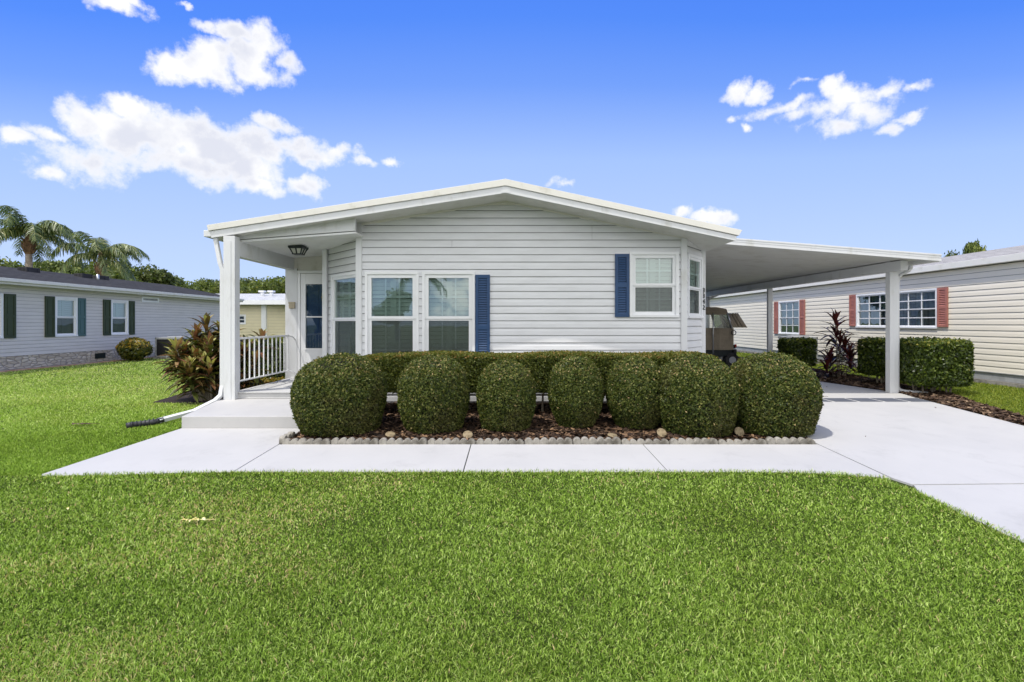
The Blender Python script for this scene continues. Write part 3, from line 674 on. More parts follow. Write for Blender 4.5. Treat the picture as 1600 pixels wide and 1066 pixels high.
# digits
def digit(ch, c, size, parent):
    cu = bpy.data.curves.new('digit', 'FONT'); cu.body = ch; cu.size = size; cu.extrude = .003; cu.align_x = 'CENTER'; cu.align_y = 'CENTER'; cu.offset = .003
    to = bpy.data.objects.new('tmp', cu); COL.objects.link(to); dg = bpy.context.evaluated_depsgraph_get()
    me = bpy.data.meshes.new_from_object(to.evaluated_get(dg)); bpy.data.objects.remove(to)
    from mathutils import Matrix
    me.transform(Matrix.Translation(c) @ Matrix.Rotation(R(90), 4, 'X') @ Matrix.Diagonal((1.0, 1.0, 1, 1)))
    me.materials.clear(); me.materials.append(MT['black']); return place('house_number', me, parent)
for ch, v in zip('3342', (454, 462.8, 471.6, 481)): digit(ch, (3.543, 8.993, sz_(v, 8.99)), .115, H)
# downspout of the porch gutter with drain hose
mb = MB(); mb.tube([(-4.78, 7.86, 2.78), (-4.78, 7.86, 2.72), (-4.70, 7.84, 2.36), (-4.665, 7.84, 2.26), (-4.665, 7.84, .40), (-4.67, 7.80, .24), (-4.72, 7.72, .16), (-4.84, 7.4, .055), (-5.06, 6.97, .0)], .042, 4, sq=True)
mb.build('downspout', 'trim', H, .004)
mb = MB(); mb.tube([(-5.03, 7.02, .005), (-5.10, 6.92, -.01), (-5.30, 6.80, -.02)], .038, 12)
for i in range(7):
    t = i / 6; p = Vector((-5.06, 6.96, .0)).lerp(Vector((-5.30, 6.80, -.02)), t); d = Vector((-.24, -.16, -.02)).normalized(); mb.tube([p, p + d * .015], .046, 12)
mb.tube([(-5.30, 6.80, -.02), (-5.36, 6.76, -.03)], .042, 12); mb.build('drain_hose', 'hose', H)

# ------------------------------------------------------------------ carport
CP = empty('carport', (5.6, 9.6, 0), 'white aluminium carport roof with a dull underside attached to the right of the house', 'carport')
zt = lambda x: 2.957 - .0785 * (x - 4.09); mb = MB()
def cpr(y0, y1, d0, d1, xa=3.50, xb=7.86): mb.mesh8([(xa, y0, zt(xa) - d1), (xb, y0, zt(xb) - d1), (xb, y1, zt(xb) - d1), (xa, y1, zt(xa) - d1), (xa, y0, zt(xa) - d0), (xb, y0, zt(xb) - d0), (xb, y1, zt(xb) - d0), (xa, y1, zt(xa) - d0)])
cpr(8.96, 19.6, .012, .075)
mb.build('carport_roof', 'soffit', CP)
mb = MB(); cpr(8.90, 8.958, 0, .128); cpr(8.893, 8.90, .0, .03); cpr(8.895, 8.90, .062, .068); mb.build('fascia', 'trim', CP, .003)
mb = MB(); mb.box(7.74, 7.88, 8.955, 19.6, 2.53, 2.655); mb.build('gutter', 'trim', CP, .008)
mb = MB(); mb.box(7.43, 7.57, 9.3, 19.55, 2.41, 2.60); mb.build('beam', 'trim', CP, .004)
for i, (y, xa, xb, d) in enumerate(((9.59, 7.455, 7.625, .12), (14.1, 7.43, 7.56, .09), (18.6, 7.43, 7.56, .10))):
    mb = MB(); mb.box(xa, xb, y, y + d, .02, 2.42 if i else 2.62)
    if i == 0:
        mb.box(7.525, 7.555, y - .004, y, .02, 2.55); mb.box(7.625, 7.69, y + .01, y + .11, 2.38, 2.60)
        for (px_, pz) in ((7.475, .06), (7.505, .06), (7.59, .05), (7.49, 2.56), (7.49, 2.50), (7.49, 2.44)): mb.box(px_ - .008, px_ + .008, y - .010, y - .004, pz, pz + .016)
    mb.build('post', 'trim', CP, .005)
mb = MB(); mb.tube([(7.80, 9.52, 2.56), (7.80, 9.52, 2.48), (7.78, 9.54, 2.43), (7.70, 9.62, 2.37), (7.665, 9.66, 2.30), (7.66, 9.67, 2.2), (7.66, 9.67, .14), (7.69, 9.65, .07), (7.76, 9.60, .05), (8.05, 9.40, .035)], .038, 4, sq=True); mb.build('downspout', 'trim', CP, .004)
mb = MB(); mb.tube([(7.80, 18.45, 2.56), (7.80, 18.45, 2.46), (7.70, 18.45, 2.42), (7.50, 18.45, 2.34), (7.45, 18.45, 2.25), (7.45, 18.45, .1)], .05, 4, sq=True); mb.build('downspout', 'acgrey', CP, .004)

# ------------------------------------------------------------------ golf cart under the carport, front towards +x
G = empty('golf_cart', (6.1, 15.6, .02), 'golf cart in tan canvas enclosure parked under the carport behind the house corner', 'golf cart')
gx = lambda u, Y=15.2: (u - 800) * Y / 760
yA, yB = 15.2, 16.4
mb = MB(); mb.prism([(4.9, 1.84), (gx(1105), 1.90), (gx(1120), 1.90), (gx(1135), 1.84), (gx(1137), 1.72), (4.85, 1.72)], yA - .02, yB + .02)
mb.box(4.86, gx(1136.5), yA - .03, yA - .005, 1.66, 1.76); mb.build('canopy', 'canvas', G, .02)
mb = MB(); yy = yA
xsn = 14
for i in range(xsn):   # softly creased lower side curtain
    xa = 4.9 + (gx(1146) - 4.9) * i / xsn; xb = 4.9 + (gx(1146) - 4.9) * (i + 1) / xsn; oa = .02 * math.sin(i * 2.1); ob = .02 * math.sin((i + 1) * 2.1)
    mb.poly([(xa, yy + oa * .4, .56), (xb, yy + ob * .4, .56), (xb, yy + ob, 1.24), (xa, yy + oa, 1.24)], 0, True)
    mb.poly([(xa, yB - oa * .4, .56), (xb, yB - ob * .4, .56), (xb, yB - ob, 1.24), (xa, yB - oa, 1.24)], 0, True)
mb.poly([(4.9, yA, .56), (4.9, yB, .56), (4.9, yB, 1.72), (4.9, yA, 1.72)])
mb.poly([(gx(1146), yA, .56), (gx(1146), yB, .56), (gx(1143.5), yB, 1.24), (gx(1143.5), yA, 1.24)])
mb.build('side_curtain', 'canvas', G)
mb = MB(); mb.poly([(4.95, yA, 1.24), (gx(1143), yA, 1.24), (gx(1136), yA, 1.68), (4.95, yA, 1.68)]); mb.poly([(gx(1143), yA, 1.24), (gx(1143), yB, 1.24), (gx(1136), yB, 1.70), (gx(1136), yA, 1.70)]); mb.build('clear_window', 'vinylwin', G)
for (xa, xb, y) in ((gx(1113.5), gx(1113.5), yA - .04), (gx(1143.5), gx(1135.5), yA - .03), (gx(1143.5), gx(1135.5), yB + .02)):
    mb = MB(); z0, z1 = (.45, 1.70) if xa == xb else (1.22, 1.72); mb.tube([(xa, y, z0), (xb, y, z1)], .02, 8); mb.build('canopy_pole', 'alu', G)
mb = MB(); mb.box(5.0, gx(1147), yA + .08, yB - .08, .34, .60); mb.box(5.0, 5.5, yA + .1, yB - .1, .60, .85); mb.box(gx(1132), gx(1146), yA + .1, yB - .1, .60, 1.0); mb.box(5.6, 6.1, yA + .1, yB - .1, .6, .8); mb.box(5.5, 5.6, yA + .1, yB - .1, .75, 1.3); mb.build('cart_body', 'black', G, .03)
for xw in (5.35, 6.90):
    for yw in (yA + .02, yB - .20):
        q = MB(); q.tube([(xw, yw, .24), (xw, yw + .18, .24)], .22, 20); wh = q.build('wheel', 'rubber', G, .02)
        q = MB(); q.tube([(xw, yw - .008, .24), (xw, yw + .02, .24)], .11, 14); q.build('hub', 'alu', wh)
mb = MB(); mb.box(gx(1146.5), gx(1150), yA + .0, yA + .12, .60, .72); mb.box(gx(1147), gx(1152), yA + .02, yB - .02, .36, .58, 0); mb.build('bumper', 'rubber', G, .02)
mb = MB(); mb.box(gx(1148), gx(1151), yA - .01, yA + .05, .64, .74); mb.build('turn_signal', 'screenv', G, .01)
mb = MB(); N = 14
mb.tube([(gx(1146) + .07 * math.cos(a * 6.283 / N), yA - .02, 1.10 + .07 * math.sin(a * 6.283 / N)) for a in range(N + 1)], .014, 6); mb.build('side_mirror', 'black', G)
mb = MB(); n = 8   # open windscreen flap
for i in range(n):
    xa = gx(1135) + (gx(1166) - gx(1135)) * i / n; xb = gx(1135) + (gx(1166) - gx(1135)) * (i + 1) / n
    sl = lambda x: (x - gx(1135)) / (gx(1166) - gx(1135)); o = lambda x: .03 * math.sin(sl(x) * 13)
    mb.poly([(xa + sl(xa) * .14, yA + .2 + o(xa), 1.26), (xb + sl(xb) * .14, yA + .2 + o(xb), 1.26), (xb - .02, yA + .5 + o(xb), 1.72 + .01), (xa - .02, yA + .5 + o(xa), 1.72 - .02)], 0, True)
fl = mb.build('windscreen_flap', 'canvas', G); sm = fl.modifiers.new('solid', 'SOLIDIFY'); sm.thickness = .008

# ------------------------------------------------------------------ left neighbour
LH = empty('grey_house', (-15, 19, 0), 'long grey sided neighbour house with dark shingle roof and green shutters on the left', 'house')
XL = -15.0; frL = frame(XL, 0, 0, 1); Ly = lambda u: 760 * 15 / (800 - u)
wa = (Ly(-32), Ly(3.5), .947, 2.27); wb = (Ly(84.5), Ly(120), .947, 2.27); wc = (Ly(172.3), Ly(199.6), .947, 2.27)
vent = (Ly(220.5), Ly(247.6), 2.26, 2.48)
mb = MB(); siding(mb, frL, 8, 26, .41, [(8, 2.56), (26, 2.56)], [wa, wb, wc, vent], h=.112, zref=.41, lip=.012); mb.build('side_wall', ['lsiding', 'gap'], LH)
mb = MB(); mb.box(-22, -15.02, 25.98, 26, .0, 2.56); mb.prism([(-22, 2.56), (-15.02, 2.56), (-18.5, 3.3)], 25.98, 26); mb.box(-22, -15.02, 8, 8.02, .0, 2.56); mb.box(-22, -21.98, 8, 26, 0, 2.56); mb.build('end_wall', ['lsiding', 'gap'], LH)
mb = MB(); mb.box(-15.02, -14.975, 8, 26, -.1, .40); mb.build('stone_skirt', 'stone', LH)
mb = MB(); ya, yb_ = Ly(147), Ly(163); mb.box(-14.975, -14.955, ya, yb_, .12, .31); mb.build('crawl_vent', 'black', LH)
mb = MB(); mb.prism([(-14.62, 2.70), (-18.5, 3.46), (-22.4, 2.70), (-22.4, 2.62), (-18.5, 3.37), (-14.62, 2.62)], 7.5, 26.4); rf = mb.build('roof', 'shdark', LH)
mb = MB(); mb.box(-14.64, -14.60, 7.5, 26.4, 2.53, 2.685); mb.box(-15.0, -14.64, 7.5, 26.4, 2.53, 2.56); mb.box(-14.60, -14.53, 7.5, 26.4, 2.60, 2.70); mb.build('gutter', 'cream', LH, .006)
for (u, v) in ((45, 417), (130, 424), (157, 431)):
    x = -17.6; Y = 760 * -x / (800 - u); z = 3.28; mb = MB(); mb.box(x - .18, x + .18, Y - .25, Y + .25, z - .05, z + .14); mb.build('roof_vent', 'shdark', rf, .02)
x = -17.2; mb = MB(); mb.tube([(x, 20.2, 3.1), (x, 20.2, 3.42)], .05, 8); mb.build('vent_pipe', 'alu', rf)
for w in (wa, wb, wc): window(frL, *w, LH, cas=.06, sash=.05, muntin=None)
for (a, b, mt_) in ((Ly(5), Ly(23), 'green'), (Ly(68.8), Ly(84), 'green'), (Ly(120.5), Ly(132.5), 'teal'), (Ly(160), Ly(171.8), 'green'), (Ly(200), Ly(209.2), 'green')):
    s = panelshut(frL, a, b, .95, 2.27, LH, mt_)
    if mt_ == 'teal': s['label'] = 'faded blue-green shutter'
mb = MB(); mb.fbox(frL, vent[0], vent[1], -.03, .03, vent[2], vent[2] + .07); mb.fbox(frL, vent[0], vent[1], -.03, .03, vent[3] - .07, vent[3]); mb.fbox(frL, vent[0], vent[0] + .08, -.03, .029, vent[2] + .07, vent[3] - .07); mb.fbox(frL, vent[1] - .08, vent[1], -.03, .029, vent[2] + .07, vent[3] - .07); mb.fbox(frL, vent[0], vent[1], -.03, -.01, vent[2] + .05, vent[3] - .05, 1)
mb.build('wall_vent', ['vinyl', 'acgrey'], LH)
mb = MB(); mb.box(-14.52, -14.44, 8, 24, -.05, .045); tag(mb.build('garden_edging', 'terra', None, .01), 'long low terracotta edging strip along the grey house wall', 'edging')
mb = MB(); mb.box(-14.97, -14.52, 8, 26, -.05, .02); tag(mb.build('gravel_strip', 'edging', None), kind='structure')
def acunit(x0, x1, y0, y1, z0, h, label, face='dark'):
    a = empty('air_conditioner', ((x0 + x1) / 2, (y0 + y1) / 2, z0), label, 'air conditioner')
    mb = MB(); mb.box(x0 - .04, x1 + .04, y0 - .04, y1 + .04, z0 - .1, z0 + .05); mb.build('base_pad', 'edging', a)
    mb = MB(); 
    for (xa, ya) in ((x0, y0), (x1 - .05, y0), (x0, y1 - .05), (x1 - .05, y1 - .05)): mb.box(xa, xa + .05, ya, ya + .05, z0 + .05, z0 + h)
    mb.box(x0, x1, y0, y1, z0 + h - .08, z0 + h); mb.box(x0, x1, y0, y1, z0 + .05, z0 + .10); mb.build('cabinet', 'acgrey', a, .01)
    mb = MB(); mb.box(x0 + .03, x1 - .03, y0 + .03, y1 - .03, z0 + .1, z0 + h - .08); mb.build('coil', 'dark', a)
    mb = MB(); n = 10
    for i in range(n):
        z = z0 + .14 + (h - .26) * i / n; mb.box(x0 + .05, x1 - .05, y0 + .008, y0 + .016, z, z + .012); mb.box(x0 + .008, x0 + .016, y0 + .05, y1 - .05, z, z + .012); mb.box(x1 - .016, x1 - .008, y0 + .05, y1 - .05, z, z + .012)
    mb.build('grille', 'dark' if face == 'dark' else 'acgrey', a)
    mb = MB(); mb.lathe(((x0 + x1) / 2, (y0 + y1) / 2, z0 + h), [(.32, 0), (.32, .02), (.28, .03), (.05, .03)], 20); mb.build('fan_guard', 'acgrey', a)
acunit(-13.95, -12.85, 19.0, 19.9, .02, .82, 'air conditioner with a black grille beside the grey house')

# ------------------------------------------------------------------ right neighbour
RH = empty('cream_house', (10.2, 15, .1), 'long cream sided neighbour house with coral shutters on the right', 'house')
frR = frame(10.2, 30, 0, -1); rs = lambda Y: 30 - Y; Ry = lambda u: 760 * 10.2 / (u - 800)
q1 = (rs(Ry(1339)), rs(Ry(1466)), 1.27, 2.24); q2 = (rs(Ry(1217.5)), rs(Ry(1250.5)), .985, 2.22)
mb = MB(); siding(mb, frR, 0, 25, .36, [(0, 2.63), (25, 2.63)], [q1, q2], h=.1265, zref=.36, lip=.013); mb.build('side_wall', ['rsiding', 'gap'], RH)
mb = MB(); mb.box(10.195, 10.22, 5, 30, .19, .355); mb.box(10.17, 10.20, 5, 30, .345, .362); mb.build('skirting', 'acgrey', RH)
mb = MB(); mb.box(10.12, 10.3, 5, 30, .0, .185); mb.build('footing', 'edging', RH)
mb = MB(); mb.box(10.22, 17, 29.98, 30, 0, 2.63); mb.prism([(10.22, 2.63), (17.4, 2.63), (13.9, 3.45)], 5.0, 5.02); mb.box(10.22, 17, 5, 5.02, 0, 2.63); mb.box(17, 17.02, 5, 30, 0, 2.63); mb.prism([(10.22, 2.63), (17.4, 2.63), (13.9, 3.45)], 29.98, 30); mb.build('end_wall', ['rsiding', 'gap'], RH)
mb = MB(); mb.prism([(10.08, 2.79), (13.9, 3.52), (17.9, 2.78), (17.9, 2.68), (13.9, 3.42), (10.08, 2.69)], 4.6, 30.4); mb.build('roof', 'shgrey', RH)
mb = MB(); mb.box(10.04, 10.09, 4.6, 30.4, 2.645, 2.785); mb.box(10.09, 10.2, 4.6, 30.4, 2.645, 2.66); mb.build('fascia', 'cream', RH, .005)
# a twin window and a single window
mid = (q1[0] + q1[1]) / 2
window(frR, q1[0], mid - .002, q1[2], q1[3], RH, cas=.045, sash=.03, muntin=(2, 1), low=True, scr=False, blind='curtain', pane='glass', front=True)
window(frR, mid + .002, q1[1], q1[2], q1[3], RH, cas=.045, sash=.03, muntin=(2, 1), low=True, scr=False, blind='curtain', pane='glass', front=True)
window(frR, *q2, RH, cas=.045, sash=.035, muntin=(2, 1), low=True, scr=False, blind='slat', front=True)
for (ua, ub, z0, z1) in ((1329, 1338.5, 1.31, 2.24), (1466.8, 1483, 1.31, 2.24), (1211, 1217, .99, 2.22), (1251, 1259, .99, 2.22)):
    louvres(frR, rs(Ry(ua)), rs(Ry(ub)), z0, z1, RH, 'coral', .5)
mb = MB(); mb.box(10.08, 10.17, 14.45, 14.75, .45, .80); mb.box(10.05, 10.17, 14.9, 15.1, .40, .72); mb.tube([(10.1, 14.6, .45), (10.1, 14.6, .1)], .03, 6); mb.build('utility_box', 'acgrey', RH, .01)
mb = MB(); mb.box(10.06, 10.17, 13.9, 14.25, .62, .85); mb.build('meter_box', 'beige', RH, .01)
acunit(8.95, 9.75, 15.5, 16.35, .08, .88, 'grey air conditioner behind the small square hedge by the cream house', 'grey')

# ------------------------------------------------------------------ yellow house far behind
YH = empty('yellow_house', (-14, 33, 0), 'small pale yellow house with light grey roof seen through the porch', 'house')
frY = frame(-24, 32, 1, 0); ux = lambda u: (u - 800) * 32 / 760 + 24
wy = (ux(368), ux(384.5), sz_(507, 32), sz_(491.5, 32))
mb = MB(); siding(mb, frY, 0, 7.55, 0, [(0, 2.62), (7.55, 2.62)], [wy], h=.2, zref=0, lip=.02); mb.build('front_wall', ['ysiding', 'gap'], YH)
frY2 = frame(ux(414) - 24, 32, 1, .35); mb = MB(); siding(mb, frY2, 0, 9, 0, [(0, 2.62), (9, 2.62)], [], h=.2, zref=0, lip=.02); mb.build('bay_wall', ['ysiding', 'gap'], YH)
mb = MB(); xx = ux(413.5) - 24; mb.box(xx - .15, xx + .15, 31.85, 32.1, 0, 2.66); mb.build('corner_trim', 'vinyl', YH)
mb = MB(); mb.mesh8([(-26, 31.5, 2.70), (-8, 31.5, 2.70), (-8, 38, 3.62), (-26, 38, 3.62), (-26, 31.5, 2.74), (-8, 31.5, 2.74), (-8, 38, 3.70), (-26, 38, 3.70)]); mb.build('roof', 'shlight', YH)
mb = MB(); mb.box(-26, -8, 31.4, 31.5, 2.60, 2.88); mb.build('fascia', 'vinyl', YH)
window(frY, *wy, YH, cas=.08, sash=.05, muntin=None, scr=False, blind=None)
for u in (410, 424):
    mb = MB(); X = (u - 800) * 36 / 760; mb.tube([(X, 36, 3.3), (X, 36, 3.70), ], .14, 10); mb.box(X - .2, X + .2, 35.8, 36.2, 3.68, 3.80); mb.build('roof_vent', 'vinyl', YH)

# ------------------------------------------------------------------ foliage
def leaves(C, Nrm, L, Wd, n_jit=.7):
    """rhombic leaves at C facing roughly Nrm"""
    n = len(C); N = Nrm + rng.normal(0, n_jit, (n, 3)); N /= np.linalg.norm(N, axis=1)[:, None] + 1e-9
    a = rng.normal(0, 1, (n, 3)); T = np.cross(N, a); T /= np.linalg.norm(T, axis=1)[:, None] + 1e-9; B = np.cross(N, T)
    L = (L * (.65 + .7 * rng.random(n)))[:, None]; Wd = (Wd * (.65 + .7 * rng.random(n)))[:, None]
    return np.stack([C - T * L, C - B * Wd + N * L * .12, C + T * L, C + B * Wd + N * L * .12], 1).reshape(-1, 3)
def ico_shell(pts_fn, nu=40, nv=22):
    V = []; Fc = []
    for j in range(nv + 1):
        for i in range(nu): V.append(pts_fn(2 * math.pi * i / nu, j / nv))
    for j in range(nv):
        for i in range(nu):
            a = j * nu + i; b = j * nu + (i + 1) % nu; Fc.append((a, b, b + nu, a + nu))
    return np.array(V), np.array(Fc)
def lump(x, y, z, s, seed=0):
    return (np.sin(x * s + seed) * np.cos(y * s * 1.3 + seed * 2.1) + .6 * np.sin(z * s * 1.9 + x * s * .7 + seed * .7) + .4 * np.sin(y * s * 2.7 - z * s * 2.3 + seed)) / 2
def clipped_bush(name, x, y, z, r, h, label, group, n=42000, seed=0, taper=.76, mat='box', holes=0):
    base = empty(name, (x, y, z), label, 'bush', group)
    def rad(t):
        t = np.asarray(t, dtype=float)
        lo = taper + (1 - taper) * np.sin(np.pi / 2 * np.clip(t / .5, 0, 1)); hi = np.clip(1 - np.clip((t - .5) / .5, 0, 1) ** 2.5, 0, 1) ** (1 / 2.1)
        return np.where(t < .5, lo, hi) if False else np.where(t < .45, taper + (1 - taper) * np.sin(np.pi / 2 * np.clip(t / .45, 0, 1)), np.clip(1 - np.clip((t - .45) / .55, 0, 1) ** 2.3, 0, 1) ** (1 / 2.0))
    def surf(th, t, k=1.0):
        rr = rad(t) * r * k; zz = t * h
        px, py = rr * np.cos(th), rr * np.sin(th)
        px = np.sign(px) * r * np.abs(px / r) ** .93
        d = 1 + .030 * lump(px * 1.0, py, zz, 6.5 / r * .5, seed) + .018 * lump(px, py, zz, 17, seed + 3)
        return np.stack([px * d, py * d, .04 + zz * (1 + .015 * lump(px, py, zz * 0, 7, seed))], -1)
    # sample: t weighted so that dome gets covered
    t = np.concatenate([rng.random(int(n * .62)) * .86, 1 - .5 * rng.random(int(n * .38)) ** 2.0]); th = rng.random(len(t)) * 2 * np.pi
    keep = rng.random(len(t)) < np.maximum(rad(t), .12) / 1.0; t, th = t[keep], th[keep]
    depth = 1 - np.abs(rng.normal(0, .036, len(t))) + .014 * (rng.random(len(t)) < .3) + .022 * (rng.random(len(t)) < .06)
    depth = depth + .05 * rng.random(len(t)) * (rng.random(len(t)) < .006); C = surf(th, t, depth[:]); C[:, 2] = np.where(t > .6, .04 + (C[:, 2] - .04) * (1 - (1 - depth) * .9), C[:, 2])
    e = 1e-3; Tt = surf(th, np.minimum(t + .01, 1)) - surf(th, np.maximum(t - .01, 0)); Th = surf(th + .02, t) - surf(th - .02, t)
    N = np.cross(Th, Tt); N /= np.linalg.norm(N, axis=1)[:, None] + 1e-9
    V = leaves(C, N, .0160, .0095, .85); k = len(C)
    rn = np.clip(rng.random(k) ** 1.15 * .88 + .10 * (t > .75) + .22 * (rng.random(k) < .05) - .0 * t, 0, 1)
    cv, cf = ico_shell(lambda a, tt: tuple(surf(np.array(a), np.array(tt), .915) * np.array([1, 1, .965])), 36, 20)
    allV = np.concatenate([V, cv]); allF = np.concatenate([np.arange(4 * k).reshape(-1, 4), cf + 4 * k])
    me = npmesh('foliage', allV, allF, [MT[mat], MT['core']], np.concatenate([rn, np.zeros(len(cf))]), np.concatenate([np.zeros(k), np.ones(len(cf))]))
    o = bpy.data.objects.new('foliage', me); COL.objects.link(o); o.parent = base
    mb = MB()
    for i in range(5):
        a = i * 1.3 + seed; mb.tube([(.05 * math.cos(a), .05 * math.sin(a), -.03), (.5 * r * math.cos(a), .5 * r * math.sin(a), .16)], [.018, .012], 6)
    so = bpy.data.objects.new('stem', None)
    me2 = bpy.data.meshes.new('stem'); me2.from_pydata(mb.v, [], mb.f); me2.materials.append(MT['bark']); o2 = bpy.data.objects.new('stem', me2); COL.objects.link(o2); o2.parent = base
    return base
bush = [(532, 6.62, .655, 1.05, 'widest clipped round bush, first from the left, beside the entry step', .80, 52000),
        (678, 6.68, .515, 1.03, 'clipped round bush, second from the left, in front of the tall windows', .77, 40000),
        (791, 6.72, .435, .955, 'lowest clipped barrel bush, third from the left, beneath the blue shutter', .78, 32000),
        (900, 6.86, .415, 1.00, 'slim clipped barrel bush, fourth from the left, with a brown left side', .64, 32000),
        (994, 6.80, .435, 1.00, 'clipped bush, fifth from the left, touching the large sixth one', .66, 32000),
        (1087, 6.55, .560, 1.05, 'large clipped round bush, sixth from the left, spilling over the edging', .82, 44000),
        (1203, 6.62, .632, 1.06, 'last clipped round bush on the right beside the driveway', .85, 50000)]
for i, (u, Y, r, h, lab, tp, n) in enumerate(bush):
    clipped_bush('clipped_bush', (u - 800) * Y / 760, Y, gz(0, Y), r * .925, h - .04, lab, 'clipped round bushes in front of the house', n, i * 1.7, tp)
def box_hedge(name, x0, x1, y0, y1, z0, z1, label, mat='hedge', n=40000, L=.018, jag=.03, stems=0, cat='hedge', round_=.06, gap=0, group=None):
    cx, cy = (x0 + x1) / 2, (y0 + y1) / 2; base = empty(name, (cx, cy, gz(cx, cy)), label, cat, group)
    a, b, c = (x1 - x0) / 2, (y1 - y0) / 2, (z1 - z0) / 2; zc_ = (z0 + z1) / 2 - gz(cx, cy)
    areas = np.array([2 * b * 2 * c, 2 * b * 2 * c, 2 * a * 2 * c, 2 * a * 2 * c, 4 * a * b, 4 * a * b * .3]); fs = rng.choice(6, n, p=areas / areas.sum())
    p = rng.uniform(-1, 1, (n, 3)); N = np.zeros((n, 3))
    for k, (ax, s) in enumerate(((0, 1), (0, -1), (1, 1), (1, -1), (2, 1), (2, -1))):
        mk = fs == k; p[mk, ax] = s; N[mk, ax] = s
    d = np.abs(rng.normal(0, jag, n)); q = p * np.array([a, b, c]); 
    # rounded corners and lumps
    rr = np.sum(np.abs(p) ** 10, 1) ** (-1 / 10); q *= np.clip(rr, .9, 1)[:, None]
    q -= N * d[:, None]; q *= 1 + .02 * lump(q[:, 0], q[:, 1], q[:, 2], 5 , x0)[:, None] * min(1, .5 / max(a, .5))
    q += N * (rng.random(n) < .06)[:, None] * jag * .6
    q[:, 2] += .015 * np.sin(q[:, 0] * 3.1) * (p[:, 2] > 0) + zc_
    if gap:
        g = lump(q[:, 0], q[:, 1], q[:, 2], 9, x0 * 3) + lump(q[:, 0], q[:, 1], q[:, 2], 21, x0); km = (g > -gap) | (rng.random(n) < .25); q, N, p = q[km], N[km], p[km]
    V = leaves(q, N, L, L * .55, .75); k = len(q); rn = np.clip(rng.random(k) * .80 + .22 * (p[:, 2] > .8) + .2 * (rng.random(k) < .03), 0, 1)  # top leaves coloured lighter, painting the light on the hedge top
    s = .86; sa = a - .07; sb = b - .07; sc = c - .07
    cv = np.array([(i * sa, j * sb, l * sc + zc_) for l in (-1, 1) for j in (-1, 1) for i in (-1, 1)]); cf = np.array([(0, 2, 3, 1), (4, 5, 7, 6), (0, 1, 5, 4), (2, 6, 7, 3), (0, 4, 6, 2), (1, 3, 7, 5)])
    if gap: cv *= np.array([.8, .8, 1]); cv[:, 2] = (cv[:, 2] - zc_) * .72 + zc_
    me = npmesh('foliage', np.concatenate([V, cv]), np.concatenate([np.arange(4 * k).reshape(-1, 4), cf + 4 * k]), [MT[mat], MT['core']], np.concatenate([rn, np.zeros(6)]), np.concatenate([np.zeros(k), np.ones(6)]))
    o = bpy.data.objects.new('foliage', me); COL.objects.link(o); o.parent = base
    if stems:
        mb = MB(); 
        for i in range(stems):
            sx0 = random.uniform(-a * .55, a * .55); sy0 = random.uniform(-b * .5, b * .5); tx, ty = sx0 * 1.3 + random.uniform(-.12, .12), sy0 + random.uniform(-.12, .12)
            zz = z0 - gz(cx, cy) + .25
            mb.tube([(sx0, sy0, -.03), (sx0 * 1.1 + random.uniform(-.03, .03), sy0, zz * .45), (tx, ty, zz)], [.02, .015, .009], 6)
        me2 = bpy.data.meshes.new('stem'); me2.from_pydata(mb.v, [], mb.f); me2.materials.append(MT['stem']); o2 = bpy.data.objects.new('stem', me2); COL.objects.link(o2); o2.parent = base
    return base
box_hedge('box_hedge', -2.45, 3.22, 7.40, 8.12, .32, .925, 'long low clipped hedge running under the front windows behind the round bushes', 'hedge', 120000, .017, .03, 16)
box_hedge('box_hedge', 7.62, 8.42, 13.4, 14.0, .20, .96, 'small dark square hedge on a thin stem in front of the air conditioner', 'ligu', 11000, .040, .06, 4, gap=.30, group='loose hedges along the driveway')
box_hedge('box_hedge', 8.0, 8.62, 10.7, 11.3, .22, 1.06, 'leggy dark hedge behind the white carport post', 'ligu', 11000, .034, .07, 8, gap=.2, group='loose hedges along the driveway')
box_hedge('box_hedge', 7.72, 8.62, 9.02, 10.1, .20, 1.08, 'thick square green hedge with bare stems right of the carport post', 'ligu', 26000, .030, .06, 14, gap=.45, group='loose hedges along the driveway')
box_hedge('box_hedge', -6.9, -5.0, 11.4, 12.6, .05, 1.03, 'dark square hedge behind the porch railing', 'ligu', 26000, .032, .04, 6, gap=1.2)
box_hedge('low_shrub', -5.4, -4.72, 8.9, 10.6, .0, .22, 'low yellow green shrub beside the porch floor', 'croton', 5000, .03, .05, 0, 'shrub', gap=1)
def round_shrub(name, x, y, r, h, label, mat, n, L, group=None):
    base = empty(name, (x, y, gz(x, y)), label, 'shrub', group); d = rng.normal(0, 1, (n, 3)); d /= np.linalg.norm(d, axis=1)[:, None]
    k = .6 + .4 * rng.random(n) ** .4; k *= 1 + .15 * lump(d[:, 0], d[:, 1], d[:, 2], 4, x)
    C = d * k[:, None] * np.array([r, r, h * .48]); C[:, 2] += h * .52
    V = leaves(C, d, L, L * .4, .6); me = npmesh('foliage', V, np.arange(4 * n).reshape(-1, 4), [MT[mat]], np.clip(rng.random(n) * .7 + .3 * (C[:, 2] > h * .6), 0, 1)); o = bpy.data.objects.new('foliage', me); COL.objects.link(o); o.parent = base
    mb = MB()
    for i in range(6): a = i * 1.05; mb.tube([(.04 * math.cos(a), .04 * math.sin(a), -.03), (r * .6 * math.cos(a), r * .6 * math.sin(a), h * .5)], [.015, .008], 5)
    me2 = bpy.data.meshes.new('stem'); me2.from_pydata(mb.v, [], mb.f); me2.materials.append(MT['bark']); o2 = bpy.data.objects.new('stem', me2); COL.objects.link(o2); o2.parent = base
round_shrub('croton_shrub', -13.95, 18.0, .50, .86, 'round yellow tipped croton shrub under the grey house wall', 'croton', 2600, .07)
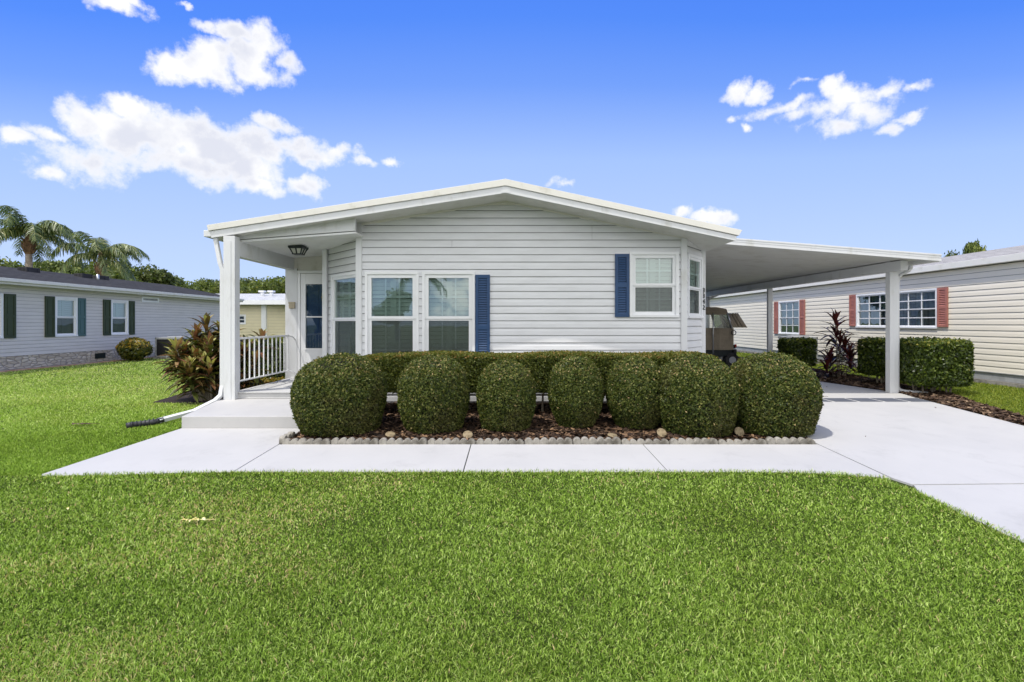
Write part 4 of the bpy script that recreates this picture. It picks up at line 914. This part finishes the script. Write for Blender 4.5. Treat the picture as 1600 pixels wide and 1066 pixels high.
round_shrub('croton_shrub', -12.1, 17.8, .38, .62, 'small yellow croton shrub right of the black grilled air conditioner', 'croton', 1600, .06)
# ti plants: rosettes of long strap leaves on canes
def ti_plant(name, x, y, z, heads, label, mat, L0, Wd0, cat='plant', droop=.9, nl=26):
    base = empty(name, (x, y, z), label, cat); Vs = []; Fs = []; rn = []; mb = MB(); nb_ = 0
    for (hx, hy, hz, bx, by) in heads:
        mb.tube([(bx, by, -.03), (bx + (hx - bx) * .4, by + (hy - by) * .4, hz * .45), (hx, hy, hz)], [.018, .014, .011], 6)
        hb = random.uniform(0, 1)
        for k in range(nl):
            f = k / nl; a = k * 2.4 + random.uniform(-.3, .3); el_ = math.radians(82 - 95 * f + random.uniform(-12, 12)); L = L0 * random.uniform(.75, 1.1) * (.7 + .5 * min(1, f * 3)); Wd = Wd0 * random.uniform(.8, 1.15)
            z0 = hz - f * .38 * (L0 / .35); p = Vector((hx + (bx - hx) * f * .15, hy + (by - hy) * f * .15, z0)); d = Vector((math.cos(a) * math.cos(el_), math.sin(a) * math.cos(el_), math.sin(el_)))
            side = d.cross(Vector((0, 0, 1))); side = side.normalized() if side.length > .01 else Vector((1, 0, 0))
            prev = None; segs = 5; val = min(1, max(0, random.gauss(.38 + .35 * hb * (f < .25) + .25 * (f < .2), .24)))
            for s in range(segs + 1):
                t = s / segs; w = Wd * (math.sin(math.pi * min(1, t * .93 + .07)) ** .7) * .5 if s < segs else .002
                up_ = side.cross(d).normalized(); Vs += [tuple(p - side * w + up_ * w * .45), tuple(p), tuple(p + side * w + up_ * w * .45)]
                if s: 
                    i0 = nb_ + (s - 1) * 3; Fs += [(i0, i0 + 1, i0 + 4, i0 + 3), (i0 + 1, i0 + 2, i0 + 5, i0 + 4)]; rn += [val, min(1, val + .05)]
                d = (d + Vector((0, 0, -droop / segs * (.5 + t)))).normalized(); p = p + d * L / segs
            nb_ += 3 * (segs + 1)
    me = npmesh('leaves', Vs, Fs, [MT[mat]], rn, smooth=True); o = bpy.data.objects.new('leaves', me); COL.objects.link(o); o.parent = base
    me2 = bpy.data.meshes.new('stem'); me2.from_pydata(mb.v, [], mb.f); me2.materials.append(MT['stem']); o2 = bpy.data.objects.new('stem', me2); COL.objects.link(o2); o2.parent = base
heads = []
for i in range(64):
    a = random.uniform(0, 6.283); q = random.random() ** .5; hx, hy = q * .62 * math.cos(a), q * .6 * math.sin(a); hz = random.uniform(.35, 1.0) + .55 * (1 - q) * random.random()
    heads.append((hx, hy, hz, hx * .45, hy * .45))
heads += [(-.06, -.1, 1.40, 0, 0), (.20, .0, 1.33, .1, 0), (.0, .2, 1.28, 0, .1), (-.28, -.1, 1.12, -.1, 0), (.36, -.1, 1.22, .1, 0), (.62, 0, .98, .3, 0), (-.50, -.2, .72, -.3, 0), (.80, .2, 1.12, .4, .1), (.78, .0, .7, .4, 0)]
ti_plant('ti_plant', -5.50, 8.95, 0, heads, 'big bushy ti plant with brown red and olive leaves beside the porch post', 'ti', .30, .072, nl=22)
ti_plant('ti_plant', 8.12, 12.2, .02, [(0, 0, 1.48, .05, 0), (.04, .05, 1.15, .05, 0), (.10, 0, .95, .08, 0), (.32, -.05, .62, .15, 0), (.42, .05, .40, .2, 0), (-.15, .0, .55, .0, 0), (.30, .1, .80, .1, 0), (-.22, 0, .30, 0, 0)], 'tall slender burgundy ti plant between the driveway hedges', 'tired', .44, .075, nl=20, droop=.8)

# trees
def tree_proto(name, h, r, label, cat, mat, n=9000, L=.16, seed=1, blobs=9, trunkh=.4):
    rs_ = random.Random(seed); base = empty(name, (0, 0, 0), label, cat); C = []; cen = []
    for b in range(blobs):
        a = rs_.uniform(0, 6.283); q = rs_.random() ** .6 * r * .72; zz = h * (trunkh + .12) + rs_.random() * h * (.80 - trunkh) * (1 - .45 * q / r); cen.append((q * math.cos(a), q * math.sin(a), zz, r * rs_.uniform(.28, .5)))
    cen.append((0, 0, h * .82, r * .4))
    per = n // len(cen); Ns = []
    for (x, y, z, br) in cen:
        d = rng.normal(0, 1, (per, 3)); d /= np.linalg.norm(d, axis=1)[:, None]; k = rng.random(per) ** .35 * (1 + .35 * lump(d[:, 0], d[:, 1], d[:, 2], 5, x + y))
        C.append(np.array([x, y, z]) + d * k[:, None] * np.array([br, br, br * .72])); Ns.append(d)
    C = np.concatenate(C); Ns = np.concatenate(Ns); V = leaves(C, Ns, L, L * .6, .8)
    clump = .5 + .5 * np.sin(C[:, 0] * 2.1 + seed) * np.cos(C[:, 2] * 2.7)
    me = npmesh('crown', V, np.arange(len(V)).reshape(-1, 4), [MT[mat]], np.clip(rng.random(len(C)) * .65 + clump * .3, 0, 1)); o = bpy.data.objects.new('crown', me); COL.objects.link(o); o.parent = base
    mb = MB(); mb.tube([(0, 0, -.1), (.05, .03, h * trunkh), (0, 0, h * .75)], [r * .08, r * .06, r * .02], 8)
    for (x, y, z, br) in cen: mb.tube([(0, 0, h * trunkh * .8), (x * .5, y * .5, (h * trunkh + z) / 2), (x, y, z)], [r * .04, r * .025, r * .01], 6)
    me2 = bpy.data.meshes.new('trunk'); me2.from_pydata(mb.v, [], mb.f); me2.materials.append(MT['bark']); o2 = bpy.data.objects.new('trunk', me2); COL.objects.link(o2); o2.parent = base
    return base
def palm_proto(name, h, label, nf=15, Lf=4.2, wind=.5, seed=3):
    rs_ = random.Random(seed); base = empty(name, (0, 0, 0), label, 'palm tree', 'queen palms behind the grey house')
    mb = MB(); mb.tube([(0, 0, -.1), (.03, 0, h * .5), (0, 0, h - 1.2)], [.24, .2, .17], 12); me2 = bpy.data.meshes.new('trunk'); me2.from_pydata(mb.v, [], mb.f); me2.materials.append(MT['palmbark'])
    for p in me2.polygons: p.use_smooth = True
    o2 = bpy.data.objects.new('trunk', me2); COL.objects.link(o2); o2.parent = base
    mb = MB(); mb.tube([(0, 0, h - 1.7), (0, 0, h - 1.35), (0, 0, h - 1.0), (0, 0, h - .5), (0, 0, h)], [.18, .30, .26, .17, .1], 12)
    for i in range(22):
        a = i * 2.4; z0 = h - 1.6 + .04 * i; mb.tube([(.26 * math.cos(a), .26 * math.sin(a), z0), (.40 * math.cos(a), .36 * math.sin(a), z0 + .25)], [.07, .015], 4)
    me2 = bpy.data.meshes.new('leaf_bases'); me2.from_pydata(mb.v, [], mb.f); me2.materials.append(MT['palmboot']); o2 = bpy.data.objects.new('leaf_bases', me2); COL.objects.link(o2); o2.parent = base
    for f in range(nf):
        a = f * 2.4 + rs_.uniform(-.2, .2); e = math.radians(rs_.uniform(28, 66)) if f < nf * .65 else math.radians(rs_.uniform(-5, 28)); L = Lf * rs_.uniform(.85, 1.1)
        d = Vector((math.cos(a) * math.cos(e), math.sin(a) * math.cos(e), math.sin(e))); p = Vector((0, 0, h - .3)); segs = 22; V = []; Fc = []; rn = []; path = [p.copy()]; nb_ = 0
        for s in range(segs):
            t = s / segs; d = (d + Vector((wind * .045, 0, -.045 - .15 * t))).normalized(); p = p + d * L / segs; path.append(p.copy())
            if t < .08: continue
            side = d.cross(Vector((0, 0, 1))); side = side.normalized() if side.length > .05 else Vector((1, 0, 0))
            for sg in (-1, 1):
                for rep in range(4):
                    ll = (.75 * math.sin(math.pi * min(1, .15 + t * .85)) ** .6 + .12) * rs_.uniform(.75, 1.1); q0 = p - d * rs_.uniform(0, L / segs)
                    o_ = (side * sg * rs_.uniform(.35, .9) + d * .35 + Vector((wind * .3, 0, rs_.uniform(-1.2, -.1)))).normalized(); q1_ = q0 + o_ * ll * .5; o2_ = (o_ + Vector((wind * .2, 0, -.9))).normalized(); q2_ = q1_ + o2_ * ll * .5
                    wv_ = d * .026; V += [q0 - wv_, q0 + wv_, q1_ + wv_, q1_ - wv_, q2_ + wv_ * .2, q2_ - wv_ * .2]; Fc += [(nb_, nb_ + 1, nb_ + 2, nb_ + 3), (nb_ + 3, nb_ + 2, nb_ + 4, nb_ + 5)]; nb_ += 6; r_ = rs_.random(); rn += [r_, r_]
        tb = MB(); tb.tube(path, [.035 - .03 * i / len(path) for i in range(len(path))], 4, cap=False); n0 = len(V)
        V = [tuple(x) for x in V] + tb.v; Fc += [tuple(n0 + i for i in q) for q in tb.f]; rn += [.9] * len(tb.f)
        me = npmesh('frond', V, Fc, [MT['palm']], rn); o = bpy.data.objects.new('frond', me); COL.objects.link(o); o.parent = base
    return base
def putp(o, u, Y, s=1, rz=0): o.location = ((u - 800) * Y / 760, Y, gz(0, Y)); o.scale = (s, s, s); o.rotation_euler = (0, 0, rz)
Yp = 31
p1 = palm_proto('queen_palm', sz_(356, Yp), 'tall queen palm with a full crown behind the grey house roof at the left edge', 17, 3.5, .2, 3); putp(p1, 45, Yp)
p2 = palm_proto('queen_palm', sz_(392, Yp + 1), 'shorter windblown queen palm, right of the tall one, with one frond arching right', 14, 3.1, .85, 5); putp(p2, 158, Yp + 1)
TA = tree_proto('broadleaf_tree', 6.0, 3.2, 'x', 'tree', 'tree', 9000, .15, 4, 10, .3)
TB = tree_proto('broadleaf_tree', 7.0, 3.4, 'x', 'tree', 'tree2', 10000, .15, 9, 12, .3)
TC = tree_proto('broadleaf_tree', 5.6, 2.4, 'x', 'tree', 'tree', 6000, .13, 14, 7, .4)
spots = [(TA, -5, 46, .95, 'broad tree crown at the far left edge of the photo behind the roof'), (TC, 75, 42, .98, 'olive tree between the two palms, left one'), (TB, 112, 46, .92, 'dark tree filling the gap between the two palms'),
 (TA, 150, 50, .82, 'low tree behind the trunk of the shorter palm'), (TC, 188, 44, .92, 'thin crowned tree just right of the shorter palm'), (TB, 232, 52, .90, 'dense round tree above the far end of the grey roof'),
 (TC, 262, 58, .82, 'small tree where the grey roof meets the tree line'), (TA, 303, 66, .88, 'low tree at the far end of the grey house, left one'), (TC, 328, 68, 1.0, 'tree rising beside the white porch post'),
 (TB, 346, 66, .93, 'dark tree partly hidden by the porch post'), (TA, 372, 62, .96, 'tree framed by the porch opening, leftmost above the pale roof'), (TB, 395, 68, .98, 'tree framed by the porch opening above the first roof vent'),
 (TC, 415, 64, 1.02, 'tree framed by the porch opening above the second roof vent'), (TA, 434, 62, .98, 'tree framed by the porch opening next to the door wall'), (TB, 455, 66, 1.0, 'tree mostly hidden behind the door wall'),
 (TC, 1520, 40, 1.46, 'small tree top poking over the cream house roof'), (TB, 1487, 44, 1.12, 'dark low tree just right of the carport roof end')]
used = set()
HT = {TA.name: 6.0, TB.name: 7.0, TC.name: 5.6}
topv = [408, 410, 412, 416, 411, 417, 434, 449, 438, 446, 441, 436, 441, 437, 444, 381, 396]
for (pr, u, Y, s, lab), tv in zip(spots, topv):
    s = sz_(tv, Y) / (HT[pr.name if pr.name in HT else pr.name] * .93)
    o = pr if pr.name not in used else copy_tree(pr); used.add(pr.name)
    putp(o, u, Y, s, random.uniform(0, 6))
    if u > 1400: o.scale = (s * .42, s * .42, s)
    o['label'] = lab; o['category'] = 'tree'; o['group'] = 'trees behind the houses'
# reflected world across the street
mb = MB(); mb.box(-60, 60, -11, -4.5, -.6, -.40); tag(mb.build('street', 'asphalt'), kind='structure')
o = copy_tree(p2); o.location = (-7.5, -22, -.4); o['label'] = 'queen palm across the street mirrored in the right tall window'; o['group'] = 'palms across the street'
o = copy_tree(p1); o.location = (-1.0, -30, -.4); o['label'] = 'queen palm across the street mirrored in the shuttered window'; o['group'] = 'palms across the street'
for (pr, x, y, s, lab) in ((TA, -20, -30, 1.0, 'tree across the street mirrored in the left window'), (TB, -12, -34, .8, 'dark tree across the street between palms'), (TC, 9, -32, 1.0, 'tree across the street right of the palms'), (TA, 20, -30, 1.0, 'tree across the street beyond the driveway'), (TB, -33, -30, 1, 'tree across the street at the far left')):
    o = copy_tree(pr); o.location = (x, y, -.4); o.scale = (s, s, s); o.rotation_euler = (0, 0, x); o['label'] = lab; o['group'] = 'trees across the street'

# ------------------------------------------------------------------ grass
def blades(name, x, y, w, h, mat, kind='stuff', lean=.55, rn=None):
    n = len(x); a = rng.random(n) * 6.283; z = gza(x, y) - .004; la = rng.random(n) * 6.283; ln = np.abs(rng.normal(0, lean, n)) + .15
    B = np.stack([x, y, z], 1); T = np.stack([np.cos(a), np.sin(a), np.zeros(n)], 1) * (w / 2)[:, None]
    hv = h * (.55 + .75 * rng.random(n)); D = np.stack([np.cos(la) * ln, np.sin(la) * ln, np.ones(n)], 1); D /= np.linalg.norm(D, axis=1)[:, None]
    M = B + D * (hv * .55)[:, None]; D2 = D + np.stack([np.cos(la) * ln, np.sin(la) * ln, -.45 * ln], 1) * .9; D2 /= np.linalg.norm(D2, axis=1)[:, None]; E = M + D2 * (hv * .5)[:, None]
    V = np.stack([B - T, B + T, M - T * .85, M + T * .85, E], 1).reshape(-1, 3); i = np.arange(n)[:, None] * 5
    Fc = np.stack([i + np.array([[0, 1, 3]]), i + np.array([[0, 3, 2]]), i + np.array([[2, 3, 4]])], 1).reshape(-1, 3)
    rn = rng.random(n) if rn is None else rn
    tag(place(name, npmesh(name, V, Fc, [MT[mat]], np.repeat(rn, 3))), kind=kind)
def front_lawn(n):
    y = 1.7 * (5.0 / 1.7) ** rng.random(n); x = rng.uniform(-1.32, 1.32, n) * y
    lim = np.interp(x, [-4.74, -2.85, 2.7, 3.2, 3.6, 3.70], [4.865, 4.965, 4.985, 4.955, 4.85, 4.6]) + .012 * np.sin(x * 9) + .006 * np.sin(x * 31); lim = np.where(x < -4.74, 9, lim); ok = (y < lim) & ((x < 3.69) | (x > 7.3))
    return x[ok], y[ok]
x, y = front_lawn(640000); pn = lump(x, y, x * 0, 2.2, 1) * .5 + lump(x, y, y * 0, 6.1, 5) * .3
wr = rng.random(len(x)); dry = lump(x, y, x * 0, .9, 4) + .7 * lump(x, y, y * 0, 2.9, 8); rn = np.clip(wr * .85 + .10 * pn + .45 * (rng.random(len(x)) < .04 + .55 * np.clip(dry - .30, 0, .6)), 0, 1)
blades('grass', x, y, .0055 * (.6 + .8 * rng.random(len(x))) * np.clip(y / 3, .8, 2), np.full(len(x), .027) * (1 + .35 * pn) * (.6 + .8 * rng.random(len(x))), 'grass', lean=.85, rn=rn)
ne = 9000; xe = rng.uniform(-4.7, 3.7, ne); ye = np.interp(xe, [-4.74, -2.85, 2.8, 3.3, 3.7], [4.855, 4.955, 4.965, 4.92, 4.79]) + rng.normal(0, .022, ne) + .02 * lump(xe, xe * 0, xe * 0, 7, 2); xe2 = rng.uniform(0, 1, 5000); yd = 2.0 + 2.75 * xe2; xd = 3.69 + np.where(yd > 4.5, -(yd - 4.5) * .5, 0) + rng.normal(0, .02, 5000)
blades('grass', np.concatenate([xe, xd]), np.concatenate([ye, yd]), np.full(ne + 5000, .006), np.full(ne + 5000, .046), 'grass', lean=.8)
def left_lawn(n):
    y = 1 / rng.uniform(1 / 30., 1 / 4.9, n); x = -rng.random(n) * 1.3 * y
    edge = np.interp(y, [4.8, 6.7, 6.75, 7.9, 8.4, 8.5, 10, 13, 13.2, 22, 22.2, 40], [-4.76, -4.58, -4.62, -4.74, -4.72, -6.3, -6.6, -7.0, -4.8, -4.8, 3, 3]); ok = (x < edge) & (x > -14.42)
    return x[ok], y[ok]
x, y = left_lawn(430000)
blades('grass', x, y, .0055 * np.clip(y / 4, 1, 6), np.full(len(x), .036), 'grass', lean=.7, rn=np.clip(rng.random(len(x)) * .60 + .40 * np.clip((y - 4) / 5, .3, 1) + .10 * lump(x, y, y * 0, 1.3, 2), 0, .94))  # blade colour brightened with distance, standing in for lit tips
def right_lawn(n):
    y = 1 / rng.uniform(1 / 30., 1 / 4.5, n); x = rng.uniform(7.3, 10.1, n); e1 = np.interp(y, [4.5, 5.2, 7.2, 8.4, 9.3, 12.5, 20, 20.1], [7.25, 7.42, 7.70, 8.0, 8.4, 8.77, 8.9, 7.3]); ok = x > e1; return x[ok], y[ok]
x, y = right_lawn(110000)
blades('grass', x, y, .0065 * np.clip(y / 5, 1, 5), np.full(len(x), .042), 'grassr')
# fallen leaves
def fallen(u, v, n, size, mat, label, cat='leaf', spread=.05):
    Y = 1319 / (v - 475) if v > 632 else 760 * 1.4 / (v - 505); X = (u - 800) * Y / 760; mb = MB()
    for i in range(n):
        cx = (i - n / 2) * spread + random.uniform(-.01, .01); cy = random.uniform(-.02, .02); a = random.uniform(0, 6.28); L = size * random.uniform(.7, 1.2); c, s = math.cos(a), math.sin(a)
        pts = [(-L, 0, .0), (-L * .3, -L * .4, .012), (L * .5, -L * .3, .014), (L, 0, .004), (L * .5, L * .3, .016), (-L * .3, L * .4, .010)]
        mb.poly([(cx + px_ * c - py_ * s, cy + px_ * s + py_ * c, pz) for px_, py_, pz in pts])
    if n > 1: mb.tube([(-n * spread / 2, 0, .006), (n * spread / 2 + .08, .01, .004)], .003, 5)
    o = mb.build('fallen_leaf', mat); o.location = (X, Y, gz(min(X, 7.7), Y) + (.036 if (Y < 4.9 or X < -4.7) and X < 3.7 else .024)); tag(o, label, cat, 'fallen leaves')
fallen(303, 821, 6, .026, 'yleaf', 'pale yellow dry leaf sprig lying on the front lawn', 'leaf', .026)
fallen(131, 667, 5, .06, 'bleaf', 'dark brown palm leaf scrap on the left lawn', 'leaf', .055)
fallen(1463, 640, 1, .03, 'bleaf', 'dark dry leaf on the driveway nearest the mulch')
fallen(1294, 607, 1, .03, 'bleaf', 'dark dry leaf under the carport')
fallen(1284, 622, 3, .03, 'bleaf', 'curled dry leaves beside the inlay tiles', 'leaf', .03)
fallen(1355, 686, 1, .012, 'bleaf', 'tiny leaf fragment in the middle of the driveway')
fallen(112, 802, 1, .022, 'yleaf', 'single small yellow leaf on the lawn left of the sprig')
